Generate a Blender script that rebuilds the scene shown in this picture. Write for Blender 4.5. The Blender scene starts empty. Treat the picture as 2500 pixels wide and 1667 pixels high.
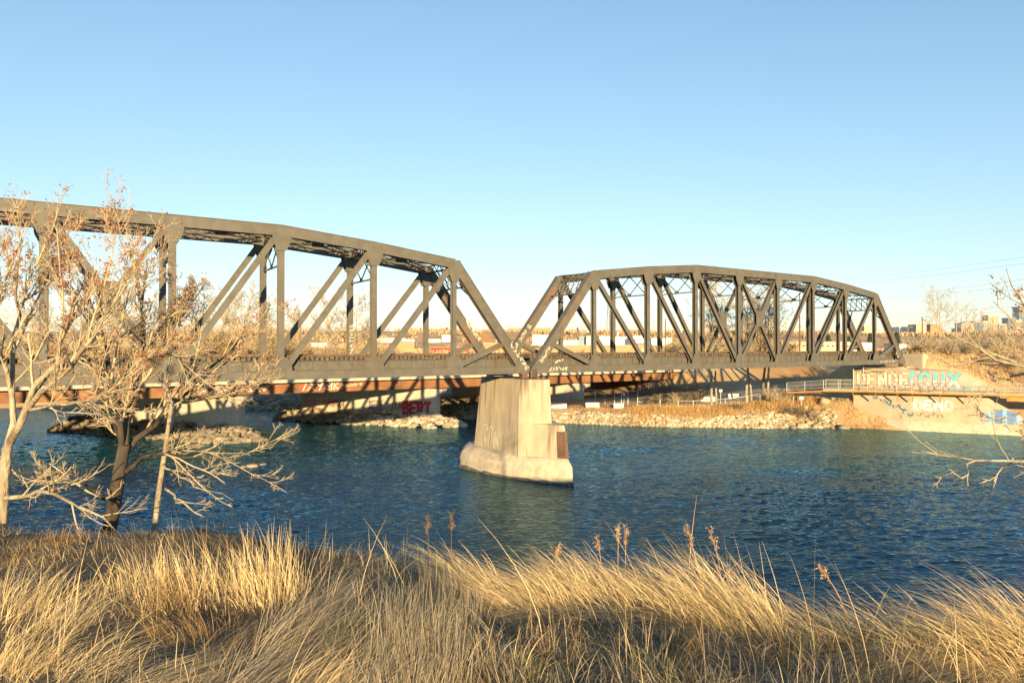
import bpy, math, random
import numpy as np
from mathutils import Vector, Matrix
S = bpy.context.scene
COL = S.collection

# ------------------------------------------------------------------ camera, sky, sun, exposure
EYE = 12.0                                   # eye height over the river, metres
F = 1670.0                                   # focal length in pixels of the 2500 px wide photograph
cam_d = bpy.data.cameras.new('camera'); cam = bpy.data.objects.new('camera', cam_d); COL.objects.link(cam)
cam_d.sensor_width = 36.0; cam_d.lens = 36.0 * F / 2500.0
cam_d.clip_start = 0.05; cam_d.clip_end = 30000
cam.location = (0, 0, EYE); cam.rotation_euler = (math.radians(90) + 0.0084, 0, 0)
S.camera = cam

SUN_DIR = Vector((-0.137, 0.99, -0.172)).normalized()          # the way the light travels
w = bpy.data.worlds.new('World'); S.world = w; w.use_nodes = True
nt = w.node_tree
bg = nt.nodes['Background']
sky = nt.nodes.new('ShaderNodeTexSky'); sky.sky_type = 'NISHITA'; sky.sun_disc = False
sky.sun_elevation = math.asin(-SUN_DIR.z); sky.sun_rotation = math.atan2(-SUN_DIR.x, -SUN_DIR.y)
sky.altitude = 1000; sky.air_density = 1.2; sky.dust_density = 0.3; sky.ozone_density = 3.0
bg.inputs['Strength'].default_value = 0.133
# soft shoulder on the sky's own radiance, c / (1 + 0.12 c), as in a bright hazy autumn sky
dn = nt.nodes.new('ShaderNodeVectorMath'); dn.operation = 'MULTIPLY_ADD'; dn.inputs[1].default_value = (0.12, 0.12, 0.12); dn.inputs[2].default_value = (1, 1, 1)
dv = nt.nodes.new('ShaderNodeVectorMath'); dv.operation = 'DIVIDE'
nt.links.new(sky.outputs[0], dn.inputs[0]); nt.links.new(sky.outputs[0], dv.inputs[0]); nt.links.new(dn.outputs[0], dv.inputs[1]); nt.links.new(dv.outputs[0], bg.inputs['Color'])
sun_d = bpy.data.lights.new('sun', 'SUN'); sun = bpy.data.objects.new('sun', sun_d); COL.objects.link(sun)
sun_d.energy = 4.6; sun_d.angle = math.radians(0.55); sun_d.color = (1.0, 0.72, 0.37)
sun.rotation_euler = SUN_DIR.to_track_quat('-Z', 'Y').to_euler(); sun.location = (8, -40, 40)
S.view_settings.view_transform = 'Standard'; S.view_settings.look = 'None'
S.view_settings.exposure = 1.45; S.view_settings.gamma = 1.0

# ------------------------------------------------------------------ helpers
def srgb(r, g, b):
    f = lambda c: (c / 255 / 12.92) if c / 255 < 0.04045 else ((c / 255 + 0.055) / 1.055) ** 2.4
    return (f(r), f(g), f(b), 1)

def pm(name, c1, c2, scale=4.0, rough=0.8, bump=0.0, bscale=None, detail=6, stretch=(1, 1, 1), c3=None, s3=0.6, t3=(0.55, 0.7),
       metal=0.0, spec=0.4, attr=False, trans=0.0, lo=0.35, hi=0.65, stretch3=None):
    """noise-mottled material: c1..c2 by a fine noise, patches of c3 by a coarse one"""
    m = bpy.data.materials.new(name); m.use_nodes = True
    n = m.node_tree.nodes; l = m.node_tree.links
    b = n['Principled BSDF']
    b.inputs['Roughness'].default_value = rough; b.inputs['Metallic'].default_value = metal
    b.inputs['Specular IOR Level'].default_value = spec
    tc = n.new('ShaderNodeTexCoord'); mp = n.new('ShaderNodeMapping'); mp.inputs['Scale'].default_value = stretch
    l.new(tc.outputs['Object'], mp.inputs['Vector'])
    no = n.new('ShaderNodeTexNoise'); no.inputs['Scale'].default_value = scale; no.inputs['Detail'].default_value = detail
    l.new(mp.outputs[0], no.inputs['Vector'])
    r = n.new('ShaderNodeValToRGB'); r.color_ramp.elements[0].position = lo; r.color_ramp.elements[1].position = hi
    r.color_ramp.elements[0].color = (*c1[:3], 1); r.color_ramp.elements[1].color = (*c2[:3], 1)
    l.new(no.outputs['Fac'], r.inputs['Fac'])
    out = r.outputs['Color']
    if c3 is not None:
        mp3 = n.new('ShaderNodeMapping'); mp3.inputs['Scale'].default_value = stretch3 or stretch
        l.new(tc.outputs['Object'], mp3.inputs['Vector'])
        n3 = n.new('ShaderNodeTexNoise'); n3.inputs['Scale'].default_value = s3; n3.inputs['Detail'].default_value = 5
        l.new(mp3.outputs[0], n3.inputs['Vector'])
        r3 = n.new('ShaderNodeValToRGB'); r3.color_ramp.elements[0].position = t3[0]; r3.color_ramp.elements[1].position = t3[1]
        l.new(n3.outputs['Fac'], r3.inputs['Fac'])
        mx = n.new('ShaderNodeMixRGB'); mx.inputs['Color2'].default_value = (*c3[:3], 1)
        l.new(r3.outputs['Color'], mx.inputs['Fac']); l.new(out, mx.inputs['Color1']); out = mx.outputs['Color']
    if attr:
        at = n.new('ShaderNodeAttribute'); at.attribute_name = 'tint'
        mx = n.new('ShaderNodeMixRGB'); mx.blend_type = 'MULTIPLY'; mx.inputs['Fac'].default_value = 1
        l.new(out, mx.inputs['Color1']); l.new(at.outputs['Color'], mx.inputs['Color2']); out = mx.outputs['Color']
    l.new(out, b.inputs['Base Color'])
    if bump:
        bn = n.new('ShaderNodeTexNoise'); bn.inputs['Scale'].default_value = bscale or scale * 3; bn.inputs['Detail'].default_value = 6
        l.new(mp.outputs[0], bn.inputs['Vector'])
        bu = n.new('ShaderNodeBump'); bu.inputs['Strength'].default_value = bump; bu.inputs['Distance'].default_value = 0.05
        l.new(bn.outputs['Fac'], bu.inputs['Height']); l.new(bu.outputs[0], b.inputs['Normal'])
    if trans:
        tr = n.new('ShaderNodeBsdfTranslucent'); ms = n.new('ShaderNodeMixShader'); ms.inputs['Fac'].default_value = trans
        l.new(out, tr.inputs['Color']); l.new(b.outputs[0], ms.inputs[1]); l.new(tr.outputs[0], ms.inputs[2])
        l.new(ms.outputs[0], n['Material Output'].inputs['Surface'])
    return m

def tag(o, label=None, cat=None, group=None, kind=None):
    if label: o['label'] = label
    if cat: o['category'] = cat
    if group: o['group'] = group
    if kind: o['kind'] = kind
    return o

def empty(name, loc, rz=0.0):
    o = bpy.data.objects.new(name, None); COL.objects.link(o)
    o.location = loc; o.rotation_euler = (0, 0, rz); o.empty_display_size = 0.5
    return o

def link_mesh(name, me, mat, parent=None):
    o = bpy.data.objects.new(name, me); COL.objects.link(o)
    if mat is not None: me.materials.append(mat)
    if parent is not None: o.parent = parent
    return o

def np_mesh(name, V, Q, mat, parent=None, tint=None, smooth=False):
    """mesh from vertex array and one array of equal-sized faces"""
    V = np.asarray(V, np.float32).reshape(-1, 3); Q = np.asarray(Q, np.int32); k = Q.shape[1]
    me = bpy.data.meshes.new(name)
    me.vertices.add(len(V)); me.vertices.foreach_set('co', V.ravel())
    me.loops.add(Q.size); me.loops.foreach_set('vertex_index', Q.ravel())
    me.polygons.add(len(Q)); me.polygons.foreach_set('loop_start', np.arange(0, Q.size, k, dtype=np.int32))
    me.polygons.foreach_set('loop_total', np.full(len(Q), k, np.int32))
    if smooth: me.polygons.foreach_set('use_smooth', np.ones(len(Q), bool))
    if tint is not None:
        a = me.color_attributes.new('tint', 'FLOAT_COLOR', 'POINT')
        a.data.foreach_set('color', np.concatenate([tint, np.ones((len(V), 1))], 1).astype(np.float32).ravel())
    me.update(calc_edges=True)
    return link_mesh(name, me, mat, parent)

class MB:
    """collects solids and links them as one mesh"""
    def __init__(s): s.v = []; s.f = []
    def add(s, vs, fs):
        b = len(s.v); s.v += [tuple(v) for v in vs]; s.f += [tuple(b + i for i in f) for f in fs]
    def hexa(s, p): s.add(p, [(0, 3, 2, 1), (4, 5, 6, 7), (0, 1, 5, 4), (1, 2, 6, 5), (2, 3, 7, 6), (3, 0, 4, 7)])
    def box(s, x0, x1, y0, y1, z0, z1):
        s.hexa([(x0, y0, z0), (x1, y0, z0), (x1, y1, z0), (x0, y1, z0), (x0, y0, z1), (x1, y0, z1), (x1, y1, z1), (x0, y1, z1)])
    def beam(s, p0, p1, wd, h, up=(0, 0, 1), off=(0, 0)):
        p0 = Vector(p0); p1 = Vector(p1); d = (p1 - p0).normalized(); side = d.cross(Vector(up))
        if side.length < 1e-4: side = d.cross(Vector((1, 0, 0)))
        side.normalize(); u = side.cross(d)
        o = side * off[0] + u * off[1]
        a = side * wd / 2; b = u * h / 2
        s.hexa([p0 + o - a - b, p0 + o + a - b, p0 + o + a + b, p0 + o - a + b, p1 + o - a - b, p1 + o + a - b, p1 + o + a + b, p1 + o - a + b])
    def prism(s, pts, vec):
        n = len(pts); vec = Vector(vec); q = [Vector(p) for p in pts]
        s.add(q + [p + vec for p in q], [tuple(range(n))[::-1], tuple(range(n, 2 * n))] + [(i, (i + 1) % n, n + (i + 1) % n, n + i) for i in range(n)])
    def tube(s, pts, rad, n=6):
        pts = [Vector(p) for p in pts]; rad = rad if hasattr(rad, '__len__') else [rad] * len(pts); vs = []; ref = Vector((0.31, 0.2, 0.93))
        for i, p in enumerate(pts):
            d = (pts[min(i + 1, len(pts) - 1)] - pts[max(i - 1, 0)]).normalized(); a = d.cross(ref)
            if a.length < 0.05: a = d.cross(Vector((1, 0, 0)))
            a.normalize(); b = d.cross(a)
            vs += [p + (a * math.cos(6.2832 * k / n) + b * math.sin(6.2832 * k / n)) * rad[i] for k in range(n)]
        m = len(pts)
        s.add(vs, [(i * n + k, i * n + (k + 1) % n, (i + 1) * n + (k + 1) % n, (i + 1) * n + k) for i in range(m - 1) for k in range(n)]
              + [tuple(range(n))[::-1], tuple(range((m - 1) * n, m * n))])
    def loft(s, rings):
        n = len(rings[0]); vs = [v for r in rings for v in r]
        s.add(vs, [(i * n + k, i * n + (k + 1) % n, (i + 1) * n + (k + 1) % n, (i + 1) * n + k) for i in range(len(rings) - 1) for k in range(n)]
              + [tuple(range(n))[::-1], tuple(range((len(rings) - 1) * n, len(rings) * n))])
    def build(s, name, mat, parent=None, smooth=False):
        me = bpy.data.meshes.new(name); me.from_pydata([tuple(v) for v in s.v], [], s.f)
        if smooth: me.polygons.foreach_set('use_smooth', [True] * len(me.polygons))
        me.update(); return link_mesh(name, me, mat, parent)

def smooth(x, a, b):
    t = np.clip((np.asarray(x, float) - a) / (b - a), 0, 1); return t * t * (3 - 2 * t)

def vnoise(x, y, seed=0):
    """smooth value noise, -1..1"""
    x = np.asarray(x, float); y = np.asarray(y, float); xi = np.floor(x).astype(np.int64); yi = np.floor(y).astype(np.int64)
    fx = x - xi; fy = y - yi; fx = fx * fx * (3 - 2 * fx); fy = fy * fy * (3 - 2 * fy)
    def h(i, j):
        k = (i * 374761393 + j * 668265263 + seed * 982451653) & 0xFFFFFFFF
        k = ((k ^ (k >> 13)) * 1274126177) & 0xFFFFFFFF
        return ((k ^ (k >> 16)) & 0xFFFF) / 32767.5 - 1
    return (h(xi, yi) * (1 - fx) + h(xi + 1, yi) * fx) * (1 - fy) + (h(xi, yi + 1) * (1 - fx) + h(xi + 1, yi + 1) * fx) * fy

def fbm(x, y, seed=0, o=4):
    return sum(vnoise(np.asarray(x) * 2 ** i, np.asarray(y) * 2 ** i, seed + i) / 2 ** i for i in range(o))

def ray(px, Y): return (px - 1250.0) / F * Y                     # sideways distance of photo column px at depth Y
def hz(py, Y): return EYE + (847.5 - py) / F * Y                # height of photo row py at depth Y

# truss line: origin at the end of the far span over the river pier; s along it, t across it (away from the camera)
BX, BY, BA = 2.02, 65.37, 0.583
CB, SB = math.cos(BA), math.sin(BA)
def W(s, t, z=0.0): return Vector((BX + s * CB - t * SB, BY + s * SB + t * CB, z))
def st(X, Y): return ((X - BX) * CB + (Y - BY) * SB, -(X - BX) * SB + (Y - BY) * CB)

# ------------------------------------------------------------------ materials
steel = pm('bridge_steel', (0.080, 0.076, 0.064), (0.104, 0.099, 0.084), 1.6, 0.62, 0.05, 8, c3=(0.088, 0.068, 0.048), s3=0.35, t3=(0.55, 0.78), stretch3=(1, 1, .35))
steel_dark = pm('bracing_steel', (0.036, 0.034, 0.03), (0.05, 0.047, 0.04), 2, 0.65)
steel_rusty = pm('end_post_steel', (0.084, 0.078, 0.065), (0.108, 0.10, 0.084), 1.6, 0.62, 0.05, 8, c3=(0.17, 0.092, 0.045), s3=0.5, t3=(0.5, 0.72), stretch3=(1, 3, 1))
timber = pm('tie_timber', (0.045, 0.035, 0.026), (0.13, 0.10, 0.072), 2.2, 0.9, 0.3, 9, stretch=(3, .6, 3), c3=(0.19, 0.15, 0.105), s3=1.8)
rail_m = pm('rail_steel', (0.16, 0.1, 0.06), (0.24, 0.16, 0.1), 3, 0.5, metal=0.5)
rust = pm('weathering_steel', (0.17, 0.078, 0.035), (0.25, 0.118, 0.052), 0.7, 0.7, 0.08, 6, c3=(0.10, 0.048, 0.028), s3=0.25, stretch=(1, 1, 1.5))
conc = pm('old_concrete', (0.33, 0.28, 0.20), (0.42, 0.36, 0.26), 1.2, 0.9, 0.25, 9, c3=(0.12, 0.10, 0.072), s3=1.5, t3=(0.52, 0.68), stretch3=(1, 1, 0.05), stretch=(1, 1, .35))
conc_new = pm('pale_concrete', (0.36, 0.325, 0.265), (0.45, 0.41, 0.34), 0.8, 0.9, 0.1, 12, c3=(0.33, 0.24, 0.13), s3=0.9, t3=(0.58, 0.8), stretch3=(1, 1, 0.06))
conc_wall = pm('river_wall_concrete', (0.32, 0.278, 0.21), (0.40, 0.35, 0.265), 0.6, 0.9, 0.12, 10, c3=(0.33, 0.26, 0.17), s3=0.5, t3=(0.5, 0.75), stretch3=(1, 1, 0.25))
foot_m = pm('footing_concrete', (0.36, 0.32, 0.245), (0.46, 0.41, 0.32), 2.0, 0.95, 0.4, 8, c3=(0.24, 0.20, 0.14), s3=0.9, t3=(.58, .8))
plate_m = pm('nose_plate_steel', (0.085, 0.055, 0.04), (0.14, 0.085, 0.06), 1.2, 0.6)
stone_m = pm('riprap_stone', (0.36, 0.32, 0.25), (0.50, 0.45, 0.36), 0.9, 0.95, 0.4, 6, c3=(0.24, 0.2, 0.15), s3=0.25, attr=True)
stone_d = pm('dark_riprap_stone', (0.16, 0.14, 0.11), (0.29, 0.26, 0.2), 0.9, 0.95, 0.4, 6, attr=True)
white_p = pm('white_paint', (0.46, 0.45, 0.43), (0.56, 0.55, 0.53), 3, 0.6)
galv = pm('galvanised_steel', (0.27, 0.28, 0.27), (0.36, 0.37, 0.355), 3, 0.45, metal=0.3)
orange = pm('orange_steel', (0.46, 0.16, 0.03), (0.58, 0.23, 0.05), 1.5, 0.6, c3=(0.3, 0.12, 0.04), s3=0.8)
# ------------------------------------------------------------------ the setting: near bank, river, far ground
EX = np.array([-90, -30, -14, -8, -6, -4, -2.5, -1.0, 0, 1, 2, 3, 4, 6, 10, 30, 90.])
EYd = np.array([14, 11, 8.4, 7.6, 7.2, 6.9, 6.4, 5.9, 5.5, 5.0, 4.35, 3.8, 3.4, 3.2, 3.4, 6, 8.])
def near_h(X, Y):
    X = np.asarray(X, float); Y = np.asarray(Y, float)
    d = Y - np.interp(X, EX, EYd) - 0.25 * vnoise(X * 0.9, Y * 0.0 + 3.1, 5)
    z = 10.42 - 0.05 * np.maximum(Y, 0) + 0.06 * fbm(X * 1.1, Y * 1.1, 2) + 0.10 * vnoise(X * 0.35, Y * 0.35, 9)
    z = z - np.where(d > 0, (np.sqrt(d * d + 0.5) - 0.707) * 0.80, 0)
    z = z + (np.interp(X, [-60, -3, -1.2, 1.2, 2.5, 5, 9, 60], [1.7, 1.75, 1.8, 1.95, 2.05, 2.0, 1.9, 1.8]) + 0.35 * fbm(X * 0.5 + 0.4, X * 0 + 1.7, 3, 3)) * smooth(-Y, 3.5, 10)              # unseen rise added behind the camera, shaped to shade the near grass
    return np.maximum(z, -2.5)

def grid(name, xs, ys, hf, mat, smooth_=True):
    Xg, Yg = np.meshgrid(xs, ys); Z = hf(Xg, Yg); n, m = len(ys), len(xs)
    i = np.arange((n - 1) * m).reshape(n - 1, m)[:, :-1].ravel()
    Q = np.stack([i, i + 1, i + m + 1, i + m], 1)
    return np_mesh(name, np.stack([Xg, Yg, Z], -1), Q, mat, smooth=smooth_)

soil = pm('bank_soil', (0.075, 0.055, 0.03), (0.17, 0.125, 0.07), 3.0, 0.95, 0.5, 20, c3=(0.05, 0.055, 0.022), s3=0.7)
gx = np.unique(np.concatenate([np.linspace(-90, -14, 40), np.linspace(-14, 12, 131), np.linspace(12, 90, 40)]))
gy = np.unique(np.concatenate([np.linspace(-45, -12, 18), np.linspace(-12, 12, 121), np.linspace(12, 40, 29)]))
tag(grid('near_bank', gx, gy, near_h, soil), kind='structure')

# far shore: water line as depth over sideways distance
SX = np.array([-900, -400, -130, -98, -60, -47, -30, -18, -9.6, 2, 9, 20, 28.6, 40, 48, 53, 57.8, 68, 76, 100, 200, 900.])
SY = np.array([330, 210, 142, 134, 131, 130, 127, 122, 115.5, 109.5, 107.5, 104, 101.8, 101.3, 101.6, 100.6, 98.9, 97, 93, 90, 70, -60.])
def far_h(X, Y):
    X = np.asarray(X, float); Y = np.asarray(Y, float)
    s, t = st(X, Y); d = Y - np.interp(X, SX, SY) - 0.5 * vnoise(X * 0.25, Y * 0, 4)
    z = -1.4 + 3.4 * smooth(d, -2.5, 4.5) + 0.55 * smooth(d, 5, 16)
    z = z + 0.12 * fbm(X * 0.3, Y * 0.3, 7)
    z = z + 1.9 * smooth(X, 34, 47) * smooth(d, 4 - 3 * smooth(X, 46, 52), 9 - 4 * smooth(X, 46, 52))
    plat = np.maximum(smooth(t, 70, 84) * smooth(d, 8, 26), smooth(s, 98, 118))
    z = z * (1 - plat) + plat * (8.3 + 0.15 * fbm(X * 0.02, Y * 0.02, 11, 3))
    # rail embankment beyond the truss end, and the road embankment beyond the girder bridge
    e1 = 11.0 - 0.62 * np.maximum(np.maximum(-1.5 - t, t - 8.5), 0); e1 = np.where(s > 71.5, e1, e1 - 1.6 * (71.5 - s))
    e2 = 7.7 - 0.58 * np.maximum(np.maximum(41.2 - t, t - 69), 0); e2 = np.where(s > 66, e2, e2 - 0.55 * (66 - s))
    z = np.where(d > 4, np.maximum(z, np.maximum(e1, e2)), z)
    hill = smooth(Y + 0.12 * X, 1230, 1370)
    z = z + hill * (34 + 9 * vnoise(X * 0.0011, Y * 0.0004, 21) + 5 * vnoise(X * 0.004, Y * 0.002, 22))
    return z
def geo(a, b, n, k):
    u = np.linspace(0, 1, n); return a + (b - a) * (np.exp(k * u) - 1) / (math.exp(k) - 1)
fx = np.unique(np.concatenate([-geo(140, 9000, 40, 4)[::-1], np.linspace(-140, -70, 30), np.linspace(-70, 120, 215), geo(120, 9000, 40, 4)]))
fy = np.unique(np.concatenate([np.linspace(84, 165, 150), geo(165, 12000, 75, 4.5)]))
ground_m = pm('far_ground', (0.34, 0.24, 0.125), (0.46, 0.34, 0.19), 0.35, 0.95, 0.3, 3, c3=(0.27, 0.155, 0.065), s3=0.05, t3=(0.45, 0.65))
tag(grid('ground', fx, fy, far_h, ground_m), kind='structure')

# river
wm = bpy.data.materials.new('river_water'); wm.use_nodes = True
n = wm.node_tree.nodes; l = wm.node_tree.links; b = n['Principled BSDF']
b.inputs['Roughness'].default_value = 0.06; b.inputs['IOR'].default_value = 1.33
tc = n.new('ShaderNodeTexCoord')
def wnoise(scale, sx, sy, detail, rot=0.2, dist=0.0):
    mp = n.new('ShaderNodeMapping'); mp.inputs['Scale'].default_value = (sx, sy, 1); mp.inputs['Rotation'].default_value = (0, 0, rot)
    l.new(tc.outputs['Object'], mp.inputs['Vector'])
    t = n.new('ShaderNodeTexNoise'); t.inputs['Scale'].default_value = scale; t.inputs['Detail'].default_value = detail; t.inputs['Distortion'].default_value = dist
    l.new(mp.outputs[0], t.inputs['Vector']); return t.outputs['Fac']
def mth(op, a, b_):
    q = n.new('ShaderNodeMath'); q.operation = op
    for i, v in enumerate((a, b_)):
        if isinstance(v, (int, float)): q.inputs[i].default_value = v
        else: l.new(v, q.inputs[i])
    return q.outputs[0]
big = wnoise(0.06, 0.35, 1.0, 3, -0.2)
fine = wnoise(3.2, 0.6, 1.4, 4, 0.15)
bu = n.new('ShaderNodeBump'); bu.inputs['Strength'].default_value = 0.5; bu.inputs['Distance'].default_value = 0.22
l.new(fine, bu.inputs['Height']); l.new(bu.outputs[0], b.inputs['Normal'])
rp = n.new('ShaderNodeValToRGB'); rp.color_ramp.elements[0].color = (0.003, 0.034, 0.052, 1); rp.color_ramp.elements[1].color = (0.006, 0.050, 0.066, 1)
l.new(big, rp.inputs['Fac']); l.new(rp.outputs[0], b.inputs['Base Color'])
b.inputs['Specular IOR Level'].default_value = 0.0
fr_ = n.new('ShaderNodeFresnel'); fr_.inputs['IOR'].default_value = 1.33; l.new(bu.outputs[0], fr_.inputs['Normal'])
gl = n.new('ShaderNodeBsdfGlossy'); gl.inputs['Roughness'].default_value = 0.05; gl.inputs['Color'].default_value = (0.58, 0.86, 1, 1); l.new(bu.outputs[0], gl.inputs['Normal'])
mw = n.new('ShaderNodeMixShader'); l.new(mth('MULTIPLY', fr_.outputs[0], 0.92), mw.inputs['Fac']); l.new(b.outputs[0], mw.inputs[1]); l.new(gl.outputs[0], mw.inputs[2]); l.new(mw.outputs[0], n['Material Output'].inputs['Surface'])
def water_h(X, Y):
    """wind ripples and slow current swirls, metres"""
    u = X * .96 + Y * .28; v = Y * .96 - X * .28
    pat = .40 + 1.0 * smooth(fbm(X * .035, Y * .075, 51, 3), -.5, .6)
    z = .022 * vnoise(u * .45, v * 1.1, 41) + .034 * vnoise(u * .9 + 3, v * 2.1, 42) + .040 * vnoise(u * 1.8, v * 3.9 + 5, 43)
    return z * pat + .03 * vnoise(X * .16, Y * .34, 44) - .02
wx = np.unique(np.concatenate([-geo(130, 1500, 30, 3)[::-1], np.arange(-130, -60, .6), np.arange(-60, 62, .3), np.arange(62, 100, .6), geo(100, 1500, 30, 3)]))
wy = np.unique(np.concatenate([np.linspace(4, 17, 6), np.arange(17, 45, .11), np.arange(45, 75, .17), np.arange(75, 136, .28), np.linspace(136, 420, 60)]))
def water_edge(X, Y): return water_h(X, Y) * smooth(150 - np.abs(X), 0, 20) * smooth(150 - Y, 0, 10)
tag(grid('river', wx, wy, water_edge, wm), kind='structure')
# ------------------------------------------------------------------ the two truss spans
PAN = 7.5; NW = 5.49; ZB = 9.49                     # panel length, distance between the trusses, underside of the bottom chord
ZT = {1: 10.25, 2: 11.15, 3: 11.8, 4: 11.8, 5: 11.8, 6: 11.8, 7: 11.15, 8: 10.25}
CH = 0.80                                            # chord depth
def lacing(m, p0, p1, up, half, off, n, bw=0.07, th=0.02):
    """zigzag bars across a member, lying in the plane at OFF along up"""
    p0 = Vector(p0); p1 = Vector(p1); d = p1 - p0; dn = d.normalized(); side = dn.cross(Vector(up)).normalized(); u = side.cross(dn)
    for i in range(n):
        a = p0 + d * (i / n); b_ = p0 + d * ((i + 1) / n); q = 1 if i % 2 else -1
        m.beam(a + side * half * q + u * off, b_ - side * half * q + u * off, bw, th, up)
def boxmember(m, p0, p1, wd, h, n, cover=True):
    m.beam(p0, p1, 0.045, h, off=(-wd / 2 + .05, 0)); m.beam(p0, p1, 0.045, h, off=(wd / 2 - .05, 0))
    if cover: m.beam(p0, p1, wd + 0.06, 0.04, off=(0, h / 2 + .022))
    m.beam(p0, p1, 0.12, 0.03, off=(-wd / 2 + .11, -h / 2 + .017)); m.beam(p0, p1, 0.12, 0.03, off=(wd / 2 - .11, -h / 2 + .017))
    lacing(m, p0, p1, (0, 0, 1), wd / 2 - .1, -h / 2 + .045, n)
def hsec(m, p0, p1, fw, dp, webw=0.03):
    """H member in the truss plane: two flange plates facing across the bridge and a web between"""
    p0 = Vector(p0); p1 = Vector(p1); d = (p1 - p0).normalized(); up = Vector((0, 1, 0)); side = d.cross(up).normalized()
    m.beam(p0, p1, fw, 0.035, up, off=(0, -dp / 2)); m.beam(p0, p1, fw, 0.035, up, off=(0, dp / 2)); m.beam(p0, p1, webw, dp - .036, up)
def latt(m, p0, p1, depth, n, up=(0, 0, 1), bar=0.09, th=0.07):
    """light lattice strut: two flanges and zigzag bars"""
    p0 = Vector(p0); p1 = Vector(p1); d = p1 - p0; dn = d.normalized(); side = dn.cross(Vector(up)).normalized(); u = side.cross(dn)
    m.beam(p0, p1, 0.16, bar, up, off=(0, depth / 2)); m.beam(p0, p1, 0.16, bar, up, off=(0, -depth / 2))
    for i in range(n):
        q = 1 if i % 2 else -1
        m.beam(p0 + d * (i / n) + u * depth * .46 * q, p0 + d * ((i + 1) / n) - u * depth * .46 * q, 0.05, th, up)

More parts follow.
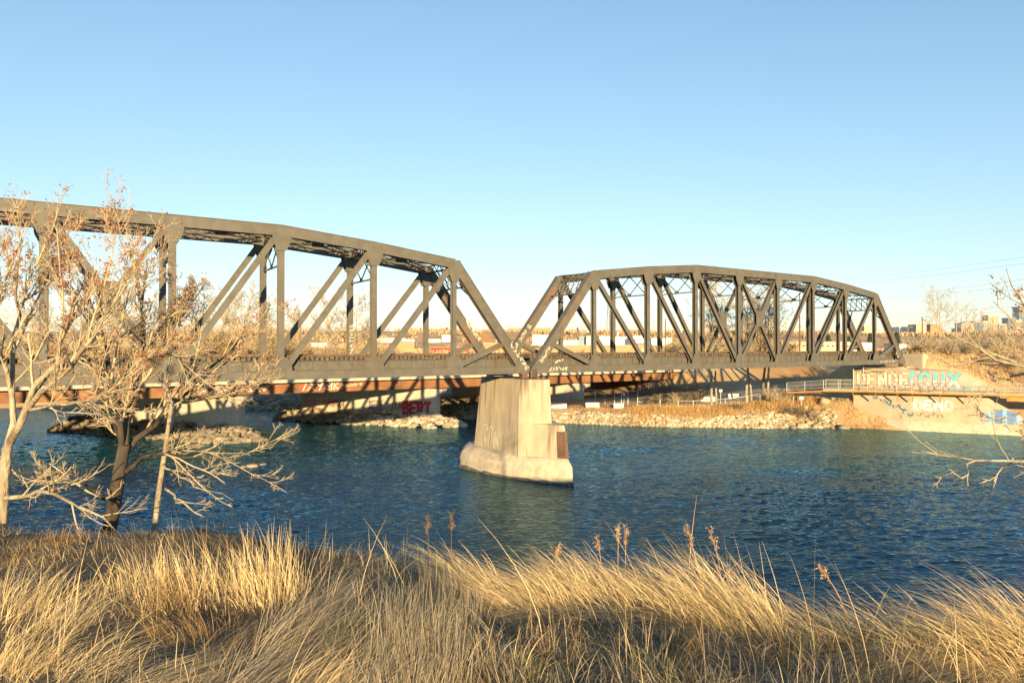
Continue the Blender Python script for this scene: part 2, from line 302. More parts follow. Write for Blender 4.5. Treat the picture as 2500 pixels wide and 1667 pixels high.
def build_span(loc):
    root = empty('truss_span', loc, BA)
    def part(name, fn, mat=steel):
        m = MB(); fn(m); return m.build(name, mat, root)
    for y in (0.0, NW):
        L = lambda i: Vector((i * PAN, y, 0.36)); U = lambda i: Vector((i * PAN, y, ZT[i] - CH / 2))
        sg = -1 if y == 0 else 1
        def tc_(m):
            for a, b_ in ((1, 3), (3, 6), (6, 8)):
                if (a, b_) == (3, 6): boxmember(m, U(3), U(6), 0.62, CH, 44)
                else:
                    mid_ = a + 1; boxmember(m, U(a), U(mid_), 0.62, CH, 15); boxmember(m, U(mid_), U(b_), 0.62, CH, 15)
            for i in range(1, 9):                     # splice plates at the panel points, 3 mm proud of the webs
                for q in (-1, 1):
                    m.box(i * PAN - .55, i * PAN + .55, y + q * .29 - .018, y + q * .29 + .018, ZT[i] - CH + (.06 if i in (1, 8) else .0), ZT[i] - .05)
        part('top_chord', tc_)
        for e, i in ((0, 1), (9, 8)):
            d = 1 if e == 0 else -1
            part('end_post', lambda m: boxmember(m, (e * PAN + d * .12, y, .36), U(i) + Vector((d * -.12, 0, 0)), 0.62, 0.84, 34), steel_rusty)
            h_ = 0.27; q = L(e).lerp(U(i), h_)
            part('knee_strut', lambda m: hsec(m, q, L(i) + Vector((-d * .25, 0, .42)), 0.44, 0.36))
        for i in range(1, 9):
            part('post', lambda m: hsec(m, L(i) + Vector((0, 0, .3)), U(i) - Vector((0, 0, .35)), 0.46 if i in (2, 3, 4, 5, 6, 7) else 0.40, 0.42))
        for a, b_ in ((1, 2), (2, 3), (3, 4), (4, 5), (5, 4), (6, 5), (7, 6), (8, 7)):
            off = Vector((0.22 * (1 if b_ > a else -1), 0, 0))
            part('diagonal', lambda m: hsec(m, U(a) + off - Vector((0, 0, .2)), L(b_) - off + Vector((0, 0, .3)), 0.42 if a not in (4, 5) else .36, 0.38 if (a, b_) != (5, 4) else .33))
        def bc_(m):
            m.beam((-.35, y, .37), (9 * PAN + .35, y, .37), 0.045, 0.70, off=(-.26, 0)); m.beam((-.35, y, .37), (9 * PAN + .35, y, .37), 0.045, 0.70, off=(.26, 0))
            for q in (-.26, .26):
                for z in (0.045, 0.70): m.box(-.35, 9 * PAN + .35, y + q - .09, y + q + .09, z - .02, z + .02)
            lacing(m, (0, y, .37), (9 * PAN, y, .37), (0, 0, 1), .22, .30, 90)
            for k in range(9):
                for q in (-.26, .26):
                    s0 = k * PAN + PAN * .5 + (.9 if k % 2 else -.7)
                    m.box(s0 - .5, s0 + .5, y + q + (-.034 if q < 0 else .024), y + q + (-.024 if q < 0 else .034), .085, .66)
        part('bottom_chord', bc_)
        for i in range(1, 9):
            wt = 0.72 if i not in (1, 8) else 0.66; z1 = ZT[i] - CH + .12
            for nm, pts in (('top_gusset', [(-wt, z1), (wt, z1), (wt * .92, z1 - .55), (.34, z1 - 1.25), (-.34, z1 - 1.25), (-wt * .92, z1 - .55)]),
                            ('bottom_gusset', [(-.85, .08), (.85, .08), (.80, 1.0), (.45, 1.72), (-.45, 1.72), (-.80, 1.0)])):
                def gp(m):
                    for q in (-.30, .30): m.prism([(i * PAN + a, y + q - .012, z) for a, z in pts], (0, .024, 0))
                part(nm, gp)
        def gx_(m):
            for q in (-.235, .235): m.prism([(4.5 * PAN + a, y + q - .012, 5.95 + z) for a, z in ((-.55, -.95), (.55, -.95), (.62, -.5), (.62, .5), (.5, 1.0), (-.5, 1.0), (-.62, .5), (-.62, -.5))], (0, .024, 0))
        part('crossing_gusset', gx_)
        for e in (0, 9):
            d = 1 if e == 0 else -1
            def ge(m):
                for q in (-.335, .335): m.prism([(e * PAN + d * a, y + q - .012, z) for a, z in ((-.42, .02), (1.15, .02), (1.15, .75), (.62, 1.45), (.1, 1.1), (-.42, .55))], (0, .024, 0))
            part('end_gusset', ge)
            def sh(m):
                m.box(e * PAN - .45, e * PAN + .45, y - .42, y + .42, -.39, -.27); m.box(e * PAN - .30, e * PAN + .30, y - .3, y + .3, -.27, -.06); m.box(e * PAN - .38, e * PAN + .38, y - .36, y + .36, -.06, .015)
            part('bearing', sh, plate_m)
    # floor: cross beams, stringers with stiffeners, ties, guard timbers, rails
    for i in range(10):
        def fb(m):
            x = i * PAN; z0, z1 = .12, 1.22
            m.box(x - .018, x + .018, .28, NW - .28, z0, z1)
            for z in (z0, z1): m.box(x - .18, x + .18, .28, NW - .28, z - .02, z + .02)
        part('floor_beam', fb)
    for y in (0.62, 1.95, NW - 1.95, NW - .62):
        def sr(m):
            m.box(.05, 9 * PAN - .05, y - .015, y + .015, .20, 1.44)
            for z in (.20, 1.44): m.box(.05, 9 * PAN - .05, y - .14, y + .14, z - .02, z + .02)
            x = .6
            while x < 9 * PAN:
                if abs((x / PAN) - round(x / PAN)) > .02:
                    for q in (-1, 1): m.box(x - .022, x + .022, min(y + q * .016, y + q * .10), max(y + q * .016, y + q * .10), .222, 1.418)
                x += 1.07
        part('stringer', sr)
    rng = random.Random(4)
    def td(m):
        x = -.15
        while x < 9 * PAN + .1:
            wd = rng.uniform(.235, .275); a = rng.uniform(-.05, .05); zj = rng.uniform(-.018, .018)
            m.box(x, x + wd, .40 + a, NW - .40 + a, 1.47 + zj, 1.75 + zj); x += 0.40
    part('tie_deck', td, timber)
    for y in (.78, NW - .78): part('guard_timber', lambda m: m.box(-.2, 9 * PAN + .2, y - .11, y + .11, 1.772, 1.90), timber)
    for y in (NW / 2 - .75, NW / 2 + .75):
        def rl(m):
            m.box(-.2, 9 * PAN + .2, y - .07, y + .07, 1.775, 1.80); m.box(-.2, 9 * PAN + .2, y - .012, y + .012, 1.80, 1.92); m.box(-.2, 9 * PAN + .2, y - .035, y + .035, 1.92, 1.955)
        part('rail', rl, rail_m)
    # overhead: struts, crossed laterals, sway frames, portals
    for i in range(1, 9): part('top_strut', lambda m: latt(m, (i * PAN, .3, ZT[i] - .42), (i * PAN, NW - .3, ZT[i] - .42), .62, 10), steel_dark)
    for i in range(1, 8):
        def lb(m):
            latt(m, (i * PAN + .2, .3, ZT[i] - .36), (i * PAN + PAN - .2, NW - .3, ZT[i + 1] - .36), .34, 16, bar=.07)
            latt(m, (i * PAN + .2, NW - .3, ZT[i] - .37), (i * PAN + PAN - .2, .3, ZT[i + 1] - .37), .33, 16, bar=.07)
            m.box(i * PAN + PAN / 2 - .4, i * PAN + PAN / 2 + .4, NW / 2 - .35, NW / 2 + .35, (ZT[i] + ZT[i + 1]) / 2 - .62, (ZT[i] + ZT[i + 1]) / 2 - .1)
        part('lateral_bracing', lb, steel_dark)
    for i in range(2, 8):
        def sw(m):
            x = i * PAN; zb = ZT[i] - 3.0; zt = ZT[i] - .8; c = NW / 2
            m.beam((x, .2, zb), (x, NW - .2, zb), .10, .12)
            for a, b_ in (((.25, zt), (c, zb + .1)), ((NW - .25, zt), (c, zb + .1)), ((.25, zb + .1), (c, zt)), ((NW - .25, zb + .1), (c, zt))):
                m.beam((x + .01 * (a[1] > b_[1]), a[0], a[1]), (x + .01 * (a[1] > b_[1]), b_[0], b_[1]), .075, .075)
            for q in (zb + .14, zt - .05): m.box(x - .03, x + .03, c - .28, c + .28, q - .14, q + .14)
        part('sway_frame', sw, steel)
    for e, i in ((0, 1), (9, 8)):
        d = 1 if e == 0 else -1
        def po(m):
            P = lambda y, f: Vector((e * PAN, y, .36)).lerp(Vector((i * PAN, y, ZT[i] - .4)), f)
            for f in (.97, .80): m.beam(P(.3, f), P(NW - .3, f), .16, .14)
            for k in range(6):
                y0 = .3 + (NW - .6) * k / 6; y1 = .3 + (NW - .6) * (k + 1) / 6
                for f0, f1 in ((.965, .805), (.805, .965)): m.beam(P(y0, f0), P(y1, f1), .08 + .01 * (f0 > f1), .07)
            for y0, y1 in ((.3, 1.35), (NW - .3, NW - 1.35)):
                m.beam(P(y0, .64), P(y1, .80), .12, .12); m.beam(P((y0 + y1) / 2, .72), P(y0, .80), .09, .07); m.beam(P((y0 * .7 + y1 * .3), .685), P(y0, .73), .09, .07)
        part('portal_frame', po, steel)
    return root

def copy_tree(o, parent=None):
    c = o.copy(); COL.objects.link(c)
    if parent is not None: c.parent = parent
    for ch in list(o.children): copy_tree(ch, c)
    return c
span_far = build_span((BX, BY, ZB))
span_near = copy_tree(span_far); span_near.location = W(-1.14 - 9 * PAN, 0, ZB)
tag(span_far, 'grey steel truss span from the river pier to the mural covered far abutment', 'truss bridge', 'truss spans of the railway bridge')
tag(span_near, 'grey steel truss span behind the bare near trees, ending at the river pier', 'truss bridge', 'truss spans of the railway bridge')

# ------------------------------------------------------------------ graffiti helpers
paint_cache = {}
def paint(rgb):
    if rgb not in paint_cache:
        c = srgb(*rgb); paint_cache[rgb] = pm('spray_paint', tuple(x * .55 for x in c[:3]), tuple(x * .68 for x in c[:3]), 2.0, 0.6)
    return paint_cache[rgb]
def frame(o, ex, n):
    """place a flat object: its x axis along ex, its face towards n"""
    ex = Vector(ex).normalized(); n = Vector(n).normalized(); ey = n.cross(ex).normalized()
    return Matrix((ex, ey, n)).transposed().to_4x4()
def letters(text, p, ex, n, wd, ht, rgb, parent, grow=0.0, proud=0.012, shear=0.0, name='graffiti'):
    """sprayed letters wd x ht metres, lower left corner at p (world)"""
    c = bpy.data.curves.new(name, 'FONT'); c.body = text; c.size = 1; c.offset = grow; c.shear = shear; c.extrude = 0.002; c.resolution_u = 3
    c.materials.append(paint(rgb)); o = bpy.data.objects.new(name, c); COL.objects.link(o)
    bpy.context.view_layer.update()
    w0 = max(o.dimensions.x, .01); h0 = max(o.dimensions.y, .01); bb = o.bound_box; x0 = min(v[0] for v in bb); y0 = min(v[1] for v in bb)
    M = Matrix.Translation(Vector(p) + Vector(n).normalized() * proud) @ frame(o, ex, n) @ Matrix.Diagonal((wd / w0, ht / h0, 1, 1)) @ Matrix.Translation((-x0, -y0, 0))
    bpy.context.view_layer.update(); me = bpy.data.meshes.new_from_object(o); bpy.data.objects.remove(o)
    me.name = name; me.transform((parent.matrix_world.inverted() if parent else Matrix()) @ M)
    return link_mesh(name, me, None, parent)
def strokes(lines, p, ex, n, wd, ht, rgb, parent, th=0.06, proud=0.014, name='graffiti'):
    """sprayed lines given in a unit square"""
    ex = Vector(ex).normalized(); n = Vector(n).normalized(); ey = n.cross(ex).normalized(); p = Vector(p) + n * proud; m = MB()
    for k, ln in enumerate(lines):
        q = [p + ex * (a * wd) + ey * (b_ * ht) + n * (.0012 * (k % 5)) for a, b_ in ln]
        for a, b_ in zip(q, q[1:]):
            if (b_ - a).length > 1e-4: m.beam(a - (b_ - a).normalized() * th * .4, b_ + (b_ - a).normalized() * th * .4, th, .004, n)
    o = m.build(name, paint(rgb))
    if parent:
        o.data.transform(parent.matrix_world.inverted()); o.parent = parent
    return o
def scribble(seed, k=5, n=9):
    r = random.Random(seed); out = []
    for i in range(k):
        x = i / k; out.append([(x + r.uniform(-.02, 1.15) / k, min(1, max(0, .5 + r.uniform(-.5, .5)))) for _ in range(n)])
    return out
GL = {'J': [[(.1, 1), (1, 1)], [(.66, 1), (.66, .22), (.48, 0), (.18, 0), (0, .2)]], 'C': [[(1, .8), (.8, 1), (.25, 1), (0, .75), (0, .25), (.25, 0), (.8, 0), (1, .2)]],
      'U': [[(0, 1), (0, .25), (.25, 0), (.75, 0), (1, .25), (1, 1)]], 'X': [[(0, 1), (1.1, 0)], [(1, 1), (-.1, 0)]], 'D': [[(0, 0), (0, 1), (.62, 1), (1, .7), (1, .3), (.62, 0), (0, 0)]],
      'E': [[(1, 1), (0, 1), (0, 0), (1, 0)], [(0, .5), (.8, .5)]], 'N': [[(0, 0), (0, 1), (1, 0), (1, 1)]], 'B': [[(0, 0), (0, 1), (.7, 1), (.9, .78), (.7, .52), (0, .52)], [(.7, .52), (1, .28), (.75, 0), (0, 0)]],
      'R': [[(0, 0), (0, 1), (.75, 1), (.95, .75), (.7, .5), (0, .5)], [(.45, .5), (1, 0)]], 'T': [[(0, 1), (1, 1)], [(.5, 1), (.5, 0)]], 'M': [[(0, 0), (0, 1), (.5, .35), (1, 1), (1, 0)]], 'O': [[(.3, 0), (0, .3), (0, .7), (.3, 1), (.7, 1), (1, .7), (1, .3), (.7, 0), (.3, 0)]]}
def fat(text, p, ex, n, wd, ht, th, layers, parent, gap=1.5):
    """fat sprayed letters: layers of (extra thickness, colour, proud, clip) drawn over each other"""
    N = len(text); cw = wd / N; lw = cw - th * gap
    for extra, rgb, pr, clip in layers:
        ln = []
        for i, ch in enumerate(text):
            for q in GL[ch]:
                q2 = [((i * cw + th * .6 + a * lw) / wd, (th * .5 + b_ * (ht - th)) / ht) for a, b_ in q]
                if clip is not None:
                    seg_ = []
                    for (x0, y0), (x1, y1) in zip(q2, q2[1:]):
                        if max(y0, y1) <= clip: continue
                        if y0 < clip: f = (clip - y0) / (y1 - y0); x0, y0 = x0 + f * (x1 - x0), clip
                        elif y1 < clip: f = (clip - y0) / (y1 - y0); x1, y1 = x0 + f * (x1 - x0), clip
                        seg_.append([(x0, y0), (x1, y1)])
                    ln += seg_
                else: ln.append(q2)
        strokes(ln, p, ex, n, wd, ht, rgb, parent, th + extra, pr)
bpy.context.view_layer.update()
exb = Vector((CB, SB, 0)); nb = Vector((SB, -CB, 0))          # along the bridge, and the bridge face turned to the camera
def bridge_scribble(par, s, z, wd, ht, ang, seed, k=5, t=-.345, rgb=(236, 232, 214), th=.05):
    e = exb * math.cos(ang) + Vector((0, 0, math.sin(ang))); return strokes(scribble(seed, k, 7), W(s, t, z), e, nb, wd, ht, rgb, par, th)
ea = math.atan2(9.49, 7.5)
bridge_scribble(span_far, .75, ZB + .95, 1.9, .45, ea, 1); bridge_scribble(span_far, 1.55, ZB + .12, 2.3, .5, .03, 2, 6, t=-.352)
bridge_scribble(span_near, -2.95, ZB + 2.7, 3.0, .42, -ea, 3, 6); bridge_scribble(span_far, 3.1, ZB + .92, 1.0, .22, .25, 4, 3, t=.60, th=.07)
bridge_scribble(span_far, 66.2, ZB + 1.0, 1.3, .4, math.pi - ea, 5, 4, rgb=(205, 215, 205)); bridge_scribble(span_far, 60.8, ZB + .15, 4.6, .5, 0.02, 6, 8, t=-.352, rgb=(190, 186, 172), th=.09)
bridge_scribble(span_far, 60.5, ZB + .95, 3.4, .35, 0.02, 7, 7, t=.60, rgb=(214, 205, 182))
bridge_scribble(span_far, 1.35, ZB + 2.05, 3.4, .5, ea, 8, 6, t=NW - .345); bridge_scribble(span_near, -4.6, ZB + 5.0, 2.6, .45, -ea, 9, 5, t=NW - .345)
o = letters('NATIVES', W(-1.14 - 15 + .22, NW - .235, ZB + 1.9), (0, 0, 1), nb, 2.6, .34, (232, 226, 205), span_near)

# ------------------------------------------------------------------ the river pier
pier = empty('bridge_pier', W(-.57, 2.3, 0)); bpy.context.view_layer.update()
tag(pier, 'tall pale concrete pier standing in midstream with a plated ice nose, carrying both truss spans', 'bridge pier')
def pbuild(m, name, mat, sm=False):
    o = m.build(name, mat, None, sm); o.data.transform(pier.matrix_world.inverted()); o.parent = pier; return o
def ring(pts, z, o=0.0): return [W(s, t, z) for s, t in pts]
m = MB(); c = -.57
def shaft(hw, tsh, tip, t1, ch=.22): return [(c - hw, tsh), (-1.02, tip), (-.16, tip), (c + hw, tsh), (c + hw, t1), (c + hw - ch, t1 + ch), (c - hw + ch, t1 + ch), (c - hw, t1)]
m.loft([ring(shaft(2.2, -1.5, -3.45, 6.6), 1.2), ring(shaft(1.66, -1.0, -2.85, 5.9), 9.02)])
pbuild(m, 'shaft', conc)
m = MB(); m.loft([ring([(c - 2.22, -1.5), (-.50, -5.6), (-.20, -5.6), (c + 2.22, -1.5), (c + 1.9, 0), (c - 1.9, 0)], 1.4),
                  ring([(c - 2.0, -1.3), (-.50, -5.2), (-.20, -5.2), (c + 2.0, -1.3), (c + 1.75, 0), (c - 1.75, 0)], 4.75),
                  ring([(c - 1.97, -1.27), (-.50, -5.05), (-.20, -5.05), (c + 1.97, -1.27), (c + 1.72, 0), (c - 1.72, 0)], 5.05)])
pbuild(m, 'ice_nose', conc)
m = MB()
for q in (-1, 1):
    a = [(-.35 + q * .13, -5.66, 2.0), (-.35 + q * .50, -4.75, 2.0), (-.35 + q * .50, -4.42, 4.5), (-.35 + q * .13, -5.28, 4.5)]
    d = W(0, -.35, 0) - W(0, 0, 0) + q * (W(.2, 0, 0) - W(0, 0, 0)); d = d.normalized() * .07
    m.prism([W(*x) for x in a], d)
m.beam(W(-.35, -5.72, 1.9), W(-.35, -5.34, 4.55), .36, .10, nb)
pbuild(m, 'nose_plate', plate_m)
fp = [(c, -6.7), (-2.0, -4.4), (-2.9, -2.3), (-3.5, 0), (-3.9, 2.5), (-4.1, 5), (-4.0, 7), (-2.6, 9), (c, 9.6), (1.6, 8.6), (2.8, 7), (2.8, 4), (2.6, 1), (1.9, -1.6), (.9, -4.4)]
fine_fp = []
for (a, b_), (a2, b2) in zip(fp, fp[1:] + fp[:1]): fine_fp += [(a + (a2 - a) * k / 4, b_ + (b2 - b_) * k / 4) for k in range(4)]
m = MB(); rings = []
for z, sc in ((-1.5, 1.02), (-.2, 1.0), (.5, 1.02), (1.1, 1.03), (1.55, .98), (1.9, .88), (2.15, .76)):
    r = []
    for k, (a, b_) in enumerate(fine_fp):
        j = .016 * float(fbm(k * .45, z * 1.3, 31)); r.append(W(c + (a - c) * (sc + j), 1.5 + (b_ - 1.5) * (sc * .3 + .7 + j), z + .06 * float(vnoise(k * .4, z, 8)) * (z > 0)))
    rings.append(r)
m.loft(rings); pbuild(m, 'footing', foot_m, True)
m = MB(); rings = []
for z, sc in ((-.6, 1.035), (.0, 1.05), (.16, 1.05), (.2, 1.01)):
    r = []
    for k, (a, b_) in enumerate(fine_fp):
        j = .016 * float(fbm(k * .45, z * 1.3, 31)); zz = z + (.13 * float(fbm(k * .7, 2.2, 33)) if z > .1 else 0); r.append(W(c + (a - c) * (sc + j), 1.5 + (b_ - 1.5) * (sc * .3 + .7 + j), zz))
    rings.append(r)
m.loft(rings); pbuild(m, 'wet_band', pm('wet_concrete', (.07, .062, .045), (.15, .13, .095), 2, .5), True)
m = MB()                                            # small railed inspection cage beside the shoes
for s_ in (-.95, -.2): m.beam(W(s_, -1.05, 9.03), W(s_, -1.05, 9.95), .05, .05)
for z in (9.5, 9.93): m.beam(W(-.95, -1.05, z), W(-.2, -1.05, z), .05, .05)
m.beam(W(-.9, -.8, 9.5), W(-.25, -.8, 9.5), .04, .6)
pbuild(m, 'inspection_cage', plate_m)
pl = -(W(1, 0, 0) - W(0, 0, 0)); pl.z = .075; pl.normalize()   # left face of the shaft, slightly battered
eg = W(0, -1, 0) - W(0, 0, 0)
GIN = [[(.28, .80), (.22, .97), (.12, 1), (.04, .85), (.0, .5), (.02, .15), (.08, .0)], [(.28, .80), (.20, .80), (.16, .72), (.13, .5), (.15, .3), (.20, .28), (.20, .46), (.25, .46)],
       [(.36, .0), (.36, .92), (.42, .97), (.47, .88), (.44, .0), (.36, .0)], [(.36, .92), (.52, .90)],
       [(.56, .0), (.56, .72), (.60, .74), (.76, .2), (.78, .86), (.85, .95), (.95, .9)], [(.62, .0), (.62, .55), (.80, .0), (.88, .0), (.86, .80), (.95, .78)]]
def shaft_l(t, z): return W(c - (2.2 - .54 * (z - 1.2) / 7.82), t, z)
strokes(GIN, shaft_l(5.2, 2.1), (shaft_l(1.4, 2.1) - shaft_l(5.2, 2.1)), pl, 4.2, 2.3, (236, 230, 216), pier, .10, .03)

r_ = random.Random(9)
def wedge(u, z):                                     # upstream left face of the shaft, u from the shoulder to the blunt tip
    k = (z - 1.2) / 7.82; a = Vector((c - 2.2 + .54 * k, -1.5 + .5 * k)); b2 = Vector((-1.02, -3.45 + .6 * k)); q = a.lerp(b2, u); return W(q.x, q.y, z)
wx_ = (wedge(1, 6) - wedge(0, 6)).normalized(); wu_ = (wedge(.5, 8) - wedge(.5, 5)).normalized(); wn_ = wx_.cross(wu_).normalized()
for k in range(9):
    z0 = 5.15 + 1.9 * r_.random(); strokes([[(0, 0), (.1, .5), (0, 1)]], wedge(.62 + .3 * r_.random(), z0), wx_, wn_, .12, .5 + .9 * r_.random(), (206, 172, 84), pier, .06 + .1 * r_.random(), .01 + .002 * k, 'paint_smear')
# ------------------------------------------------------------------ rust coloured girder bridge behind the truss bridge
GT = 41.5                                            # its near face lies this far behind the near truss
gb = empty('girder_bridge', W(-40, GT, 7.3), BA); bpy.context.view_layer.update()
tag(gb, 'low rust coloured steel girder bridge with pale concrete edge behind the truss bridge', 'girder bridge')
def gpart(name, fn, mat):
    m = MB(); fn(m); o = m.build(name, mat); o.data.transform(Matrix.Translation((40 * 0, 0, 0))); o.parent = gb; return o
S0, S1 = -72.0, 109.0                                # local extent along the bridge (local x = s + 40)
for y in (.45, 9.0, 17.5, 26.0):
    def gi(m):
        m.box(S0, S1, y - .012, y + .012, -1.58, -.04)
        m.box(S0, S1, y - .24, y + .24, -1.62, -1.58); m.box(S0, S1, y - .2, y + .2, -.04, 0.0)
        x = S0 + 1.6
        while x < S1:
            m.box(x - .012, x + .012, y - .12, y - .012, -1.575, -.045); x += 9.7
    gpart('girder', gi, rust)
gpart('deck_slab', lambda m: m.box(S0, S1, -.55, 27.0, .012, .27), conc_new)
gpart('edge_beam', lambda m: m.box(S0, S1, -.85, -.556, -.12, .55), conc_new)
for y in (-.80, 26.7): gpart('parapet', lambda m: m.box(S0, S1, y, y + .22, .556 if y < 0 else .275, 1.25), conc_new)
for y in (4.7, 13.2, 21.7):
    def cf(m):
        x = S0 + 6
        while x < S1 - 2: m.beam((x, y - 4.1, -.9), (x, y + 4.1, -.9), .2, .5); x += 9.7
    gpart('cross_frame', cf, rust)
yp = gpart('marker_plate', lambda m: m.box(97.1, 97.95, .38, .43, -1.05, -.45), pm('yellow_paint', srgb(235, 190, 40), srgb(245, 205, 60), 3, .5))
bpy.context.view_layer.update()
def on_girder(px, z):
    k = (px - 1250) / F; Y = (BY - BX * SB / CB + (GT + .43) / CB) / (1 - k * SB / CB); return Vector((k * Y, Y, z))
p = on_girder(734, 6.0)
strokes([[(.06, .0), (.14, 1)], [(.18, 0), (.26, .55), (.34, 0)], [(.26, 1), (.32, .6), (.40, 1)], [(.42, 1), (.47, .55), (.56, 1), (.47, 0)], [(.62, .2), (.66, .8), (.72, .3), (.80, 1)], [(.80, .95), (.78, .0), (.60, .1)], [(.86, 1), (.84, 0)], [(.96, 1), (.85, .5), (.97, .1)]],
        p, exb, nb, 5.6, .95, (248, 232, 224), gb, .14, .02)
strokes([[(.0, .0), (.05, 1)], [(.08, .2), (.2, .7)], [(.4, .1), (.55, .2)], [(.62, .4), (.78, .5)], [(.85, .6), (1, .1)]], p, exb, nb, 5.4, .8, (222, 96, 72), gb, .20, .012)
strokes([[(.1, .0), (.6, .02), (.95, .05), (1, .5), (.9, .7), (.7, .6)]], on_girder(806, 6.05), exb, nb, 1.9, .6, (240, 190, 190), gb, .08, .018)
strokes(scribble(21, 6, 8), on_girder(832, 6.35), exb, nb, 3.2, .45, (240, 228, 205), gb, .06, .018)
strokes(scribble(22, 7, 8), on_girder(530, 6.0), exb, nb, 6.5, .9, (240, 232, 220), gb, .12, .018); strokes(scribble(23, 6, 8), on_girder(470, 6.0), exb, nb, 4, .9, (238, 230, 215), gb, .14, .018)

# its three wall piers, all running the same way, and the rubble they stand in
PD = Vector((-22.2, 9.3, 0)).normalized(); PN = Vector((PD.y, -PD.x, 0)); PN = PN if PN.y < 0 else -PN
def wall_pier(P, label, base):
    P = Vector(P); root = empty('wall_pier', (P.x, P.y, 0)); bpy.context.view_layer.update()
    tag(root, label, 'bridge pier', 'wall piers of the girder bridge')
    q = lambda a, b_, z: (PD * a - PN * b_) + Vector((0, 0, z))
    m = MB(); m.hexa([q(0, 0, base), q(26, 0, base), q(26, 1.5, base), q(0, 1.5, base), q(0, 0, 4.35), q(26, 0, 4.35), q(26, 1.5, 4.35), q(0, 1.5, 4.35)])
    m.build('wall', conc_new, root)
    m = MB(); m.loft([[q(-.0, -.05, 4.353), q(26, -.05, 4.353), q(26, 1.55, 4.353), q(0, 1.55, 4.353)], [q(-1.15, -.05, 5.0), q(26.8, -.05, 5.0), q(26.8, 1.55, 5.0), q(-1.15, 1.55, 5.0)],
                      [q(-1.15, -.05, 5.55), q(26.8, -.05, 5.55), q(26.8, 1.55, 5.55), q(-1.15, 1.55, 5.55)]])
    m.build('cap', conc_new, root)
    for k in range(4):
        m = MB(); a = .7 + k * 7.9; m.hexa([q(a + x, y + .4, z) for z in (5.55, 5.67) for x, y in ((0, 0), (.6, 0), (.6, .6), (0, .6))]); m.build('bearing', plate_m, root)
    bpy.context.view_layer.update(); return root
pierB = wall_pier((-11.8, 105.7), 'graffitied concrete wall pier in the water beside a rubble spit, left of the river pier', -1.5)
pierA = wall_pier((-36.0, 89.6), 'concrete wall pier of the girder bridge standing in rubble behind the bare trees', -1.5)
pierC = wall_pier((12.4, 121.9), 'concrete wall pier of the girder bridge standing on land behind the chain link fence', .5)
def on_pier(root, a, z): return root.matrix_world.translation + PD * a + Vector((0, 0, z))
ex = -PD
fat('BERT', on_pier(pierB, 5.9, 1.5), ex, PN, 5.2, 2.0, .32, ((.34, (244, 206, 186), .012, None), (.20, (48, 14, 18), .020, None), (.02, (232, 60, 60), .028, None)), pierB)
strokes(scribble(31, 4, 10), on_pier(pierB, 8.0, 1.75), ex, PN, 2.0, 1.7, (70, 66, 58), pierB, .05)
letters('MESS', on_pier(pierB, 12.2, 1.9), ex, PN, 2.5, 1.0, (128, 122, 176), pierB, .03, .016); strokes(scribble(32, 4, 8), on_pier(pierB, 12.3, 2.7), ex, PN, 2.9, .8, (78, 52, 32), pierB, .1)
letters('WOOF', on_pier(pierB, 16.2, 1.9), ex, PN, 2.8, 1.5, (226, 220, 200), pierB, .04, .016)
strokes(scribble(33, 5, 9), on_pier(pierB, 20.6, 2.0), ex, PN, 3.6, 1.4, (196, 70, 52), pierB, .09); strokes(scribble(34, 5, 9), on_pier(pierB, 20.8, 2.0), ex, PN, 4.0, 1.5, (150, 140, 120), pierB, .09, .02)
strokes([[(.0, .05), (.03, .95), (.95, 1), (1, .1), (.0, .05)], [(.05, .4), (.9, .45)], [(.55, .1), (.5, .9)]], on_pier(pierB, 24.9, 2.3), ex, PN, 3.6, 1.7, (226, 150, 156), pierB, .22)
strokes(scribble(35, 3, 9), on_pier(pierA, 17.5, 3.0), ex, PN, 5.0, 1.0, (66, 50, 34), pierA, .1); strokes(scribble(36, 3, 6), on_pier(pierC, 3.2, 3.6), ex, PN, 2.2, .8, (150, 140, 120), pierC, .1)

